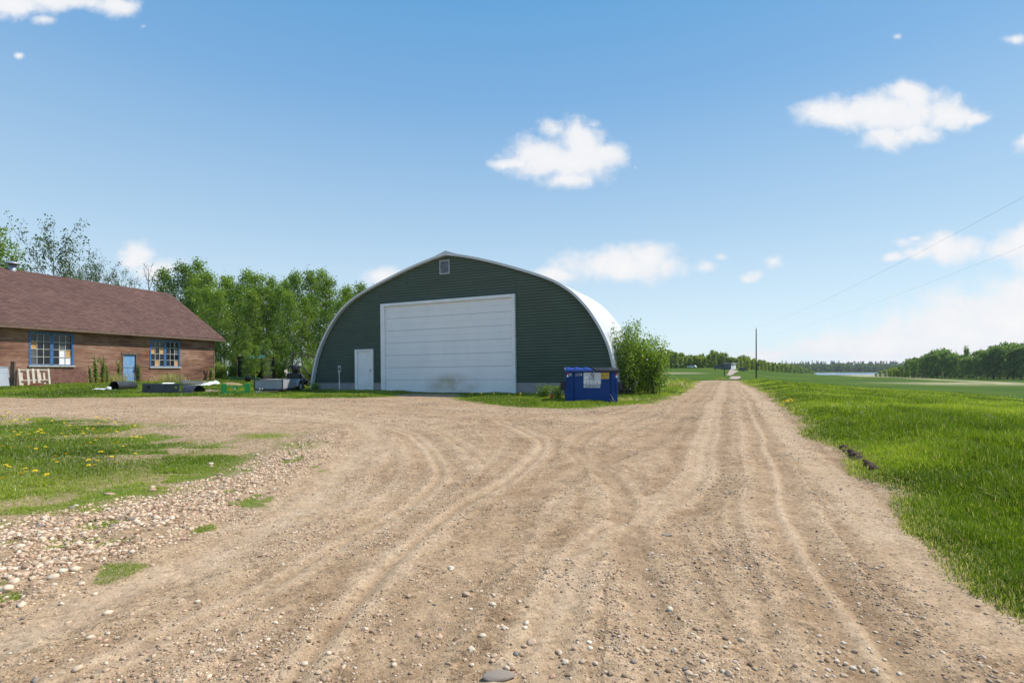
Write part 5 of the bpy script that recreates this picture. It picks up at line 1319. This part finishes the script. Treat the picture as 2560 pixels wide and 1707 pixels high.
for z_ in (.02, hp * .33, hp - .09): MB().box(.01, Wp - .01, .002, .10, z_, z_ + .05).build('stringer', M_pw, pa)
# pale metal sheet and old posts at the left edge
a = at(-20, 960, 27.2); b_ = at(26, 960, 28.0)
ms = empty('metal_sheet', (a[0], a[1], gz(a[0], a[1])), (R(-6), 0, math.atan2(b_[1] - a[1], b_[0] - a[0])), 'shiny pale metal sheet leaning at the left edge of the photo', 'metal sheet')
ws_ = float(np.hypot(*(b_ - a)[:2])); hs = CZ + (HOR - 916) * 27.7 / F - gz(a[0], a[1])
MB().box(0, ws_, 0, .02, 0, hs).build('sheet', plain('pale_sheet_metal', (.50, .52, .56), .35, .3, var=.12, scale=2), ms, .006); MB().box(-.01, ws_ + .01, -.025, -.001, hs - .05, hs + .01).build('rim', M_steel, ms)
for (px, top, w, lab) in ((30.5, 903, .18, 'dark brown post standing right of the pale metal sheet'), (41, 926, .09, 'thin dark board leaning beside the left end of the pallet')):
    Y_ = 28.1; x_ = (px - 1280) / F * Y_; z_ = gz(x_, Y_)
    e = empty('wooden_post', (x_, Y_, z_), (0, .03, .3), lab, 'post'); MB().box(-w / 2, w / 2, -.06, .06, 0, CZ + (HOR - top) * Y_ / F - z_).build('post', M_wood2, e, .008)
a = G(*c7(260, 545)); wb = 350 * .15306 * a[1] / F
e = empty('board_pile', (a[0] - wb / 2, a[1], gz(a[0], a[1])), (0, 0, .3), 'dark rotten boards lying in the grass before the pallet', 'boards')
for k in range(4): MB().bar((.0 + k * .2, k * .16 - .3, .10 + k * .04), (wb * .75 + k * .15, k * .14 - .2, .16 + .06 * k), .17, .035).build('board', plain('rotten_board', (.085, .045, .035), .9, var=.4), e)
a = G(*c7(575, 575)); e = empty('rusty_scrap', (a[0], a[1], gz(a[0], a[1])), (0, 0, .2), 'small rusty brown scrap piece in the grass below the pallet', 'scrap')
MB().add([(-.35, 0, .02), (.35, -.05, .03), (.42, .1, .18), (.1, .15, .24), (-.3, .12, .2), (0, .4, .02)], [(0, 1, 2, 3, 4), (4, 3, 5), (3, 2, 5), (0, 4, 5), (1, 5, 2)]).build('plate', M_rust, e)
# black plastic culvert pipe
a = G(*c7(1860, 640)); b_ = np.array([(c7(2195, 0)[0] - 1280) / F * (a[1] + 1.3), a[1] + 1.3, 0]); za = gz(a[0], a[1])
Lp = float(np.hypot(b_[0] - a[0], b_[1] - a[1])); rad0 = 80 * .15306 * a[1] / F
cp = empty('culvert_pipe', (a[0], a[1], za + .02), (0, 0, math.atan2(b_[1] - a[1], b_[0] - a[0])), 'black plastic culvert pipe lying in the grass by the blue door', 'pipe')
f_ = MB(); pr = [(rad0 * .92, .04), (rad0, .0), (rad0, .06), (rad0 * .97, .35), (rad0 * .86, .5), (rad0 * .78, Lp), (rad0 * .7, Lp), (rad0 * .70, .5), (rad0 * .92, .04)]
f_.lathe(pr, 24, 'x', (0, 0, rad0 * .9)); f_.build('shell', plain('black_plastic', (.035, .035, .04), .38, var=.25), cp)
e = empty('litter', (a[0] - .55, a[1] - .1, za), (0, 0, .3), 'white plastic litter beside the mouth of the black pipe', 'litter')
f_ = MB(); f_.add([(-.5, 0, .04), (-.1, -.1, .10), (.25, 0, .05), (.1, .2, .12), (-.3, .2, .14)], [(0, 1, 3, 4), (1, 2, 3)]); f_.lathe([(0, -.12), (.09, -.10), (.11, 0), (.09, .1), (0, .12)], 12, 'x', (.35, -.1, .11)); f_.build('scrap_plastic', M_pale, e)
# black truck bed liner
a = G(*c8(425, 390)); b_ = G(*c8(845, 392)); Wl = float(np.hypot(*(b_ - a)[:2])); za = gz(a[0], a[1]); hl = 118 * .2211 * a[1] / F
bl = empty('bed_liner', (a[0], a[1], za + .02), (R(-5), 0, math.atan2(b_[1] - a[1], b_[0] - a[0])), 'black plastic truck bed liner lying on its side in the grass', 'bed liner')
M_bl = plain('black_liner_plastic', (.040, .043, .055), .5, var=.35, scale=5)
f_ = MB(); f_.box(0, Wl, 0, .04, 0, hl * .25); f_.box(0, Wl * .13, 0, .04, hl * .25, hl); f_.box(Wl * .21, Wl * .86, 0, .04, hl * .25, hl); f_.box(Wl * .94, Wl, 0, .04, hl * .25, hl)
f_.box(Wl * .13, Wl * .21, 0, .04, hl * .25, hl * .55); f_.box(Wl * .13, Wl * .21, 0, .04, hl * .78, hl); f_.box(Wl * .86, Wl * .94, 0, .04, hl * .25, hl * .55); f_.box(Wl * .86, Wl * .94, 0, .04, hl * .78, hl)
for k in range(8): f_.box(Wl * (.06 + k * .118), Wl * (.10 + k * .118), -.014, -.0005, hl * .06, hl * .2)
f_.build('side_wall', M_bl, bl, .008)
f_ = MB(); f_.box(-.02, Wl + .02, .0405, .55, hl - .04, hl + .02); f_.box(-.02, .03, .041, 1.0, 0, hl - .041); f_.build('flange', M_bl, bl, .01)
f_ = MB(); v = []
for i in range(9):
    a_ = math.pi * i / 8; v += [(Wl + .05, .5 - .45 * math.cos(a_), hl * math.sin(a_)), (Wl + .55, .6 - .45 * math.cos(a_), hl * math.sin(a_) * .98)]
f_.add(v, [(2 * i, 2 * i + 2, 2 * i + 3, 2 * i + 1) for i in range(8)], True); f_.build('wheel_arch', M_bl, bl)
f_ = MB()
for k in range(7): f_.add([(Wl * (.5 + .04 * k), .02, hl + .021), (Wl * (.53 + .04 * k), .02, hl + .021), (Wl * (.535 + .04 * k), .25, hl + .05), (Wl * (.5 + .04 * k), .2, hl + .08)], [(0, 1, 2, 3)])
f_.build('torn_film', M_pale, bl)
# grey planks and a white sheet on the ground
a = G(*c8(980, 285)); wl = 165 * .2211 * a[1] / F
e = empty('plank_stack', (a[0], a[1], gz(a[0], a[1])), (0, 0, -.1), 'weathered grey planks lying between the bed liner and white sheet', 'planks')
for k in range(4): MB().bar((-.6 - k * .2, k * .22, .12 + .05 * k), (wl - k * .1, k * .2 - .1, .06 + .05 * k), .2, .04).build('plank', plain('grey_plank', (.30, .28, .25), .9, var=.25), e)
a = G(*c8(1040, 300)); b_ = G(*c8(1330, 295)); wl = float(np.hypot(*(b_ - a)[:2]))
e = empty('white_sheet', (a[0], a[1], gz(a[0], a[1])), (0, 0, math.atan2(b_[1] - a[1], b_[0] - a[0])), 'crumpled white sheet lying left of the green fork frame', 'sheet')
v = []
g = np.random.default_rng(12)
for i in range(14):
    for j in range(6):
        t = i / 13; v.append((wl * t, .9 * j / 5 + .05 * math.sin(i), .06 + .30 * t * ss(0, .8, t) * math.sin(math.pi * (j + .6) / 6.4) * (1 - .5 * (t > .93)) + g.uniform(-.02, .03)))
MB().add(v, [(i * 6 + j, (i + 1) * 6 + j, (i + 1) * 6 + j + 1, i * 6 + j + 1) for i in range(13) for j in range(5)], True).build('film', plain('white_film', (.80, .80, .80), .5, var=.05), e)
# low earth pile behind the fork frame
def mound(name, px, py, rx, ry, h, mat, label, cat, seed):
    p = G(px, py); n, m_ = 26, 10; v = []
    for i in range(m_):
        for k in range(n):
            r_ = i / (m_ - 1); t = 6.283 * k / n; x_ = p[0] + math.cos(t) * rx * r_; y_ = p[1] + math.sin(t) * ry * r_
            v.append((x_, y_, gz(x_, y_) + h * (1 - r_ ** 2) * (.6 + .8 * float(vnoise(x_ * 3, y_ * 3, seed))) + .05 * float(vnoise(x_ * 9, y_ * 9, seed)) - (.12 if i == m_ - 1 else 0)))
    f = [(i * n + k, i * n + (k + 1) % n, (i + 1) * n + (k + 1) % n, (i + 1) * n + k) for i in range(m_ - 1) for k in range(n)]
    return tag(link(name, np_mesh(name, np.array(v), np.array(f), mat, True)), label, cat)
M_pile = plain('dry_straw_soil', (.26, .18, .12), .95, var=.5, scale=9, bump=.8, bscale=30)
mound('soil_pile', 512, 983, 1.3, .6, .18, M_pile, 'low pile of straw covered soil left of the fork frame', 'soil pile', 5)
mound('straw_pile', 580, 966, .7, .6, .26, plain('straw_brown', (.30, .20, .10), .95, var=.5, scale=12, bump=.8, bscale=40), 'brown straw heap behind the green fork frame', 'straw pile', 6)

# torn sod edge by the road on the right
pts = [G(a * K, c * K)[:2] for a, c in ((1922, 1022), (1942, 1036), (1962, 1052), (1982, 1070), (2000, 1086), (2012, 1096))]
v = []; f = []; nn = 140
for i in range(nn):
    t = i / (nn - 1) * (len(pts) - 1); k = min(int(t), len(pts) - 2); p = pts[k] + (pts[k + 1] - pts[k]) * (t - k); d_ = pts[k + 1] - pts[k]; d_ = d_ / np.linalg.norm(d_); nr_ = np.array([d_[1], -d_[0]])
    if nr_[0] < 0: nr_ = -nr_
    hh = (.008 + .06 * float(ss(.35, .7, vnoise(t * 2.6, 0, 3)))) * min(1, i / 5, (nn - 1 - i) / 5)
    z_ = gz(*p); w_ = .035 + .05 * float(vnoise(t * 6, 9, 8))
    for q_, (o_, zz2) in enumerate(((-w_, -.03), (-w_ * .7, hh * .5), (-w_ * .3, hh * .95), (w_ * .2, hh), (w_ * .9, hh * .8), (w_ * 1.6, -.02))):
        jx = random.uniform(-.025, .025); v.append((p[0] + nr_[0] * (o_ + jx), p[1] + nr_[1] * (o_ + jx), z_ + zz2 + random.uniform(-.018, .022)))
for i in range(nn - 1):
    for q_ in range(5): f.append((i * 6 + q_, i * 6 + q_ + 1, (i + 1) * 6 + q_ + 1, (i + 1) * 6 + q_))
tag(link('sod_edge', np_mesh('sod_edge', np.array(v), np.array(f), plain('dark_wet_soil', (.060, .030, .018), .95, var=.5, scale=14, bump=.9, bscale=50), False)), 'torn dark brown sod edge along the right side of the road', 'sod edge')
# pale dead branches in the verge
M_dead = plain('bleached_branch', (.52, .45, .38), .85, var=.2)
def branch(px, py, pts, r0, label):
    p = G(px, py); s_ = p[1] / F
    e = empty('dead_branch', (p[0], p[1], gz(p[0], p[1]) + .06), (0, 0, 0), label, 'branch')
    MB().tube([(a * s_, dd, b * s_) for a, b, dd in pts], [r0 * (1 - .6 * k / (len(pts) - 1)) for k in range(len(pts))], 6).build('stem', M_dead, e)
def v6(x, y): return 2000 + x * .238, 780 + y * .238
branch(*v6(2085, 1270), [(0, 0, 0), (0, 12, 0), (-4, 22, .05), (-12, 28, .1), (-20, 31, .1)], .012, 'pale hooked dead branch standing in the right verge grass')
branch(*v6(1770, 1250), [(0, 0, 0), (6, 6, .05), (15, 10, .1), (27, 13, .15)], .012, 'pale arched dead branch left of the hooked one in the verge')
branch(*v6(630, 1175), [(0, 0, 0), (2, 8, .02), (6, 16, .05), (9, 22, .08)], .014, 'pale upright dead stalk in the verge beside the road bend')
branch(*v6(985, 1165), [(0, 0, 0), (1, 6, 0), (2, 14, .05)], .014, 'short pale dead stalk in the middle of the right verge')
branch(*c7(2300, 0), [(0, 0, 0), (1, 1, 0)], .01, 'x') if False else None
# stalks before the dumpster
p_ = at(1540, 995, 17.0); e = empty('dead_branch', (p_[0] - .0, 16.95, gz(p_[0], 16.95)), (0, 0, 0), 'bare pale twigs leaning against the front of the dumpster', 'branch')
f_ = MB()
for k, (dx, h_) in enumerate(((-.20, .30), (-.14, .18), (-.24, .14))): f_.tube([(-.03 + k * .02, 0, 0), (dx * .5, .03, h_ * .5), (dx, .05, h_)], [.007, .005, .003], 5)
f_.build('stem', M_dead, e)
# ------------------------------------------------------------------ poles and wires
M_pole = plain('creosoted_pole', (.085, .075, .065), .85, var=.4, scale=5)
def pole(px, ptop, pbot, label, r=.14, Y=None):
    p = G(px, pbot) if Y is None else np.array([(px - 1280) / F * Y, Y, 0]); z = gz(p[0], p[1]); zt = CZ + (HOR - ptop) * p[1] / F
    e = empty('utility_pole', (p[0], p[1], z), (0, 0, 0), label, 'pole')
    MB().tube([(0, 0, -.4), (0, 0, (zt - z) * .5), (0, 0, zt - z)], [r * 1.15, r, r * .8], 10).build('shaft', M_pole, e)
    MB().lathe([(0, .28), (.035, .26), (.05, .16), (.02, .1), (.02, -.02)], 10, 'z', (0, 0, zt - z)).build('insulator', M_steel, e)
    return p, zt
p1, zt1 = pole(1890.5, 822, 952.5, 'tall bare wooden utility pole in the field right of the road', .10, 85.0)
print('pole', p1, zt1)
pole(1811, 889, 940.5, 'middle sized utility pole left of the hill track', .12)
pole(1788, 891, 926.5, 'farthest small utility pole before the trees by the far house', .13)
M_wire = plain('wire_metal', (.48, .52, .58), .6, .0)
def wire(a, b, sag, label, r):
    a, b = np.array(a), np.array(b); pts = []
    for k in range(41):
        t = k / 40; p = a + (b - a) * t; p[2] -= 4 * sag * t * (1 - t); pts.append(tuple(p))
    tag(MB().tube(pts, r, 5).build('power_line', M_wire), label, 'wire')
bx, by = 12.0, -6.0
wire((p1[0], p1[1], zt1 + .25), (bx, by, zt1 + 1.3), 1.15, 'upper thin overhead wire crossing the sky at the right', .0045)
wire((p1[0], p1[1], zt1 - 1.2), (bx, by, zt1 - .6), 1.35, 'lower faint overhead wire crossing the sky at the right', .003)

# dark rack by the road left
p = G(1658, 944); e = empty('metal_rack', (p[0], p[1], gz(p[0], p[1])), (0, 0, .3), 'black metal rack beyond the bush at the left road edge', 'rack')
hr = 14 * p[1] / F; wr_ = 17 * p[1] / F; f_ = MB()
for a_ in np.linspace(0, wr_, 5): f_.bar((a_, 0, 0), (a_, 0, hr), .05)
for z_ in (.05, hr * .5, hr): f_.bar((0, .03, z_), (wr_, .03, z_), .05)
for a_ in (0, wr_): f_.bar((a_, 0, hr), (a_, .9, hr), .05); f_.bar((a_, .9, 0), (a_, .9, hr), .05)
f_.build('bar', M_blackm, e)

# ------------------------------------------------------------------ the far house, cars
HY = 236.0
def z6(x, y): return 1760 + x * .08503, 880 + y * .08503
hx0 = (z6(640, 0)[0] - 1280) / F * HY; hzg = gz(hx0 + 4, HY)
fu = .08503 * HY / F
fh = empty('far_house', (hx0, HY, hzg - .1), (0, 0, 0), 'low grey and white flat roofed house on the far hill', 'house')
fz = lambda y: CZ + (HOR - (880 + y * .08503)) * HY / F - hzg + .1
xa, xb, xc = 0, 160 * fu, 440 * fu
M_gwall = plain('grey_house_wall', (.10, .105, .125), .7); M_wwall = plain('white_house_wall', (.80, .80, .80), .6, var=.05); M_froof = plain('pale_flat_roof', (.50, .50, .51), .6)
f_ = MB(); f_.add([(xa, 2.5, 0), (xb, 0, 0), (xb, 0, fz(338)), (xa, 2.5, fz(338))], [(0, 1, 2, 3)]); f_.add([(xa, 2.5, 0), (xa + 5, 9, 0), (xa + 5, 9, fz(338)), (xa, 2.5, fz(338))], [(3, 2, 1, 0)]); f_.build('wall', M_gwall, fh)['label'] = 'grey side wall'
f_ = MB(); f_.add([(xb, 0, 0), (xc, 5, 0), (xc, 5, fz(338)), (xb, 0, fz(338))], [(0, 1, 2, 3)]); f_.add([(xc, 5, 0), (xa + 5, 9, 0), (xa + 5, 9, fz(338)), (xc, 5, fz(338))], [(0, 1, 2, 3)]); f_.build('wall', M_wwall, fh)['label'] = 'white front wall'
f_ = MB(); o_ = .35; z0, z1 = fz(338) + .003, fz(318)
v = [(xa - o_, 2.5, z0), (xb, -o_ * 1.6, z0), (xc + o_, 5, z0), (xa + 5, 9.4, z0)]; f_.add(v + [(a_, b_, z1) for a_, b_, _ in v], [(3, 2, 1, 0), (4, 5, 6, 7), (0, 1, 5, 4), (1, 2, 6, 5), (2, 3, 7, 6), (3, 0, 4, 7)]); f_.build('roof', M_froof, fh)
d_ = np.array([xc - xb, 5.0]); L_ = np.linalg.norm(d_); d_ /= L_; nn_ = np.array([d_[1], -d_[0]])
def fwin(t0, t1, za, zb, mat, nm):
    p0 = np.array([xb, 0]) + d_ * t0 * L_ + nn_ * .04; p1_ = np.array([xb, 0]) + d_ * t1 * L_ + nn_ * .04; q0, q1 = p0 - nn_ * .035, p1_ - nn_ * .035
    return MB().add([(*p0, za), (*p1_, za), (*p1_, zb), (*p0, zb), (*q0, za), (*q1, za), (*q1, zb), (*q0, zb)], [(0, 1, 2, 3), (0, 4, 5, 1), (3, 2, 6, 7), (0, 3, 7, 4), (1, 5, 6, 2)]).build(nm, mat, fh)
M_fwin = plain('grey_blue_window', (.10, .12, .18), .15)
for t0, t1 in ((.02, .12), (.17, .27), (.29, .40), (.42, .54), (.70, .78), (.82, .90)): fwin(t0, t1, fz(400), fz(345), M_fwin, 'window')
fwin(.33, .38, 0.1, fz(400), M_fwin, 'door')
# garage left of the house
gx = (z6(415, 0)[0] - 1280) / F * (HY + 6); gh_ = empty('garage', (gx, HY + 6, gz(gx, HY + 6) - .1), (0, 0, 0), 'dark grey low garage left of the far house', 'garage')
gw = 190 * .08503 * (HY + 6) / F; gt = CZ + (HOR - 911.5) * (HY + 6) / F - gz(gx, HY + 6) + .1
MB().box(0, gw, 0, 5, 0, gt - .3).build('wall', M_gwall, gh_); MB().box(-.3, gw + .3, -.3, 5.3, gt - .297, gt).build('roof', plain('dark_roof', (.12, .12, .13), .7), gh_)
MB().box(gw * .15, gw * .85, -.05, -.002, .05, gt * .62).build('door', plain('grey_garage_door', (.22, .22, .26), .6), gh_)
# cars
def car(px, Y, ang, paint, label, L=4.4, Wd=1.8):
    x = (px - 1280) / F * Y; e = empty('parked_car', (x, Y, gz(x, Y)), (0, 0, ang), label, 'car')
    pr = [(-L / 2, .35), (-L / 2, .85), (-L / 2 + .25, .95), (-L / 2 + .6, 1.45), (.35, 1.5), (1.0, 1.02), (L / 2 - .15, .88), (L / 2, .6), (L / 2, .35)]
    v = [(p_[0], sy * Wd / 2 * (.86 if p_[1] > 1.2 else 1), p_[1]) for sy in (-1, 1) for p_ in pr]; n = len(pr)
    MB().add(v, [tuple(range(n)), tuple(range(2 * n - 1, n - 1, -1))] + [(i, n + i, n + (i + 1) % n, (i + 1) % n) for i in range(n)]).build('body', paint, e, .05)
    gl = plain('car_glass', (.01, .012, .015), .1) if 'car_glass' not in bpy.data.materials else bpy.data.materials['car_glass']
    for sy in (-1, 1): MB().add([(-1.5, sy * .93, 1.0), (.75, sy * .93, 1.0), (.3, sy * .82, 1.42), (-1.4, sy * .82, 1.42)], [(0, 1, 2, 3)]).build('side_window', gl, e)
    MB().add([(1.02, -.7, 1.04), (1.02, .7, 1.04), (.42, .65, 1.47), (.42, -.65, 1.47)], [(0, 1, 2, 3)]).build('windscreen', gl, e)
    for wx in (-L * .3, L * .31):
        for sy in (-1, 1): MB().lathe([(0, -.1), (.30, -.1), (.33, -.06), (.33, .06), (.30, .1), (0, .1)], 16, 'y', (wx, sy * (Wd / 2 - .08), .33)).build('wheel', M_rub, e)
car(1730, 262, 2.5, plain('white_car_paint', (.78, .78, .8), .3, var=.03), 'white parked car before the trees left of the far house')
car(1858, 231, .4, plain('black_car_paint', (.02, .02, .022), .3), 'dark parked car in front of the white far house wall')

# ------------------------------------------------------------------ far trees
FAR = []
for i in range(4):
    FAR.append(tree_kind('far_poplar', dict(seed=500 + i, h=11, cb=.06, rad=2.6, prof=lambda q: (.6 + .8 * q) * (1 - q) ** .5 + .1, nb=26, ntw=4, nl=11, ls=.75, tr=.12, spread=.4), M_darkbark, M_farleaf))
WOOD = []
for i in range(4):
    WOOD.append(tree_kind('wood_poplar', dict(seed=520 + i, h=15, cb=.10, rad=3.4, prof=lambda q: (.55 + .9 * q) * (1 - q) ** .45 + .1, nb=30, ntw=4, nl=11, ls=.85, tr=.18, spread=.5), M_darkbark, M_woodleaf))
g = np.random.default_rng(55)
tp = [(1640, 878), (1658, 875), (1688, 879), (1718, 887), (1739, 885), (1765, 888), (1786, 876), (1809, 884), (1831, 890), (1863, 891), (1880, 895), (1901, 899), (1926, 903), (1948, 906), (1969, 911), (1990, 916), (2011, 918), (2034, 927)]
tx, ty_ = zip(*tp)
for row in range(3):
    px = 1640 + row * 5
    while px < 2036:
        Y = np.interp(px, [1640, 1800, 1850, 1900, 2040], [272, 282, 275, 340, 620]) + row * 12
        top = np.interp(px, tx, ty_) + g.uniform(-5, 4) + (2 - row) * 2.5
        x, h = top_h(px, top, Y); h = max(h, 3.5)
        if not (1798 < px < 1862 and row == 0):
            plant_tree(FAR[g.integers(4)], x, Y, h, 'light green poplar in the tree line behind the far house', 'poplars of the tree line behind the far house', 'poplar', 'tree', float(g.uniform(.75, 1.5)) * (.75 if h > 8 else 1.1))
        px += np.interp(px, [1640, 1900, 2040], [13, 11, 8]) * g.uniform(.8, 1.2)
tp = [(2215, 925), (2240, 917), (2269, 898), (2302, 884), (2345, 872), (2366, 871), (2393, 881), (2430, 882), (2466, 868), (2483, 862), (2509, 857), (2543, 857), (2600, 855)]
tx, ty_ = zip(*tp)
for px in range(2225, 2640, 9):
    Y = np.interp(px, [2220, 2300, 2560], [285, 262, 228]) + g.uniform(16, 46); x = (px - 1280) / F * Y
    plant_tree(FAR[int(g.integers(4))], x, Y, float(g.uniform(3.5, 7)), 'low undergrowth bush inside the wood at the right', 'undergrowth of the wood at the right', 'shrub', 'shrub', 1.5)
for row in range(3):
    px = 2222 + row * 7
    while px < 2640:
        Y = np.interp(px, [2220, 2300, 2560], [285, 262, 228]) + row * 13
        top = np.interp(px, tx, ty_) + g.uniform(-3, 7) + (2 - row) * 4
        x, h = top_h(px, top, Y)
        plant_tree(WOOD[g.integers(4)], x, Y, h, 'dark green poplar in the wood at the right edge of the field', 'poplars of the wood at the right', 'poplar', 'tree', float(g.uniform(.75, 1.1)))
        px += g.uniform(13, 20)
x, h = top_h(2416, 864, 262); plant_tree(WOOD[1], x, 262, h, 'tallest narrow tree sticking out above the wood at the right', None, 'poplar', 'tree', .55)
for px, Y, h in [(2200, 300, 3.6), (2212, 296, 4.2), (2226, 292, 4.6), (2244, 285, 4.4), (2262, 280, 4.0), (2282, 276, 3.8), (2190, 320, 2.6), (2235, 300, 5)]:
    x = (px - 1280) / F * Y; plant_tree(FAR[int(g.integers(4))], x, Y, h, 'brownish low shrub at the river end of the right hand wood', 'shrubs at the river end of the wood', 'shrub', 'shrub', 1.7)

# woods on the far bank: one mass each
def mass(name, n, xr, yr, hr, size, per, mat, label, seed, conifer=False):
    g = np.random.default_rng(seed); C = []; Tn = []
    x = g.uniform(*xr, n); y = g.uniform(*yr, n)
    k = (x / y > .52) & (x / y < 1.1); x, y = x[k], y[k]
    z = H(x, y)
    for a, b, c in zip(x, y, z):
        h = g.uniform(*hr); t = g.uniform(0, 1, per); w = h * (.22 * (1 - t) + .02 if conifer else .34 * np.sin(np.pi * np.clip(t * .85 + .15, 0, 1)) ** .6)
        th = g.uniform(0, 6.28, per); C.append(np.stack([a + w * np.cos(th), b + w * np.sin(th), c + h * t], 1)); Tn.append(np.clip(g.normal(.45, .2) + g.normal(0, .12, per), 0, 1))
    C = np.concatenate(C); lv, lf, lt = leaves_at(C, np.full(len(C), size), g, np.concatenate(Tn))
    tag(link(name, np_mesh(name, lv, lf, mat, False, {'tint': lt})), label, 'woodland', None, 'stuff')
mass('far_wood', 900, (560, 1150), (1052, 1210), (10, 18), 3.0, 70, M_bankleaf, 'hazy green wood along the far bank of the river', 60)
mass('far_wood', 500, (660, 1500), (1250, 1500), (9, 15), 3.2, 50, M_bankleaf, 'green wooded slope behind the far river bank', 62)
mass('conifer_wood', 330, (900, 1700), (1530, 1720), (14, 24), 3.0, 60, M_conifer, 'dark conifer wood along the far skyline', 61, True)

# ------------------------------------------------------------------ thin summer air
hm = bpy.data.materials.new('air'); hm.use_nodes = True; ht = hm.node_tree; ht.nodes.clear()
ho_ = ht.nodes.new('ShaderNodeOutputMaterial'); hv = ht.nodes.new('ShaderNodeVolumePrincipled')
hv.inputs['Color'].default_value = (.80, .88, 1, 1); hv.inputs['Density'].default_value = .0001; hv.inputs['Anisotropy'].default_value = .2
ht.links.new(hv.outputs[0], ho_.inputs['Volume'])
hz_ = MB().box(-2100, 2100, -2100, 2100, -8.4, 46).build('haze', hm); tag(hz_, 'thin pale air haze over the far fields', None, None, 'stuff')
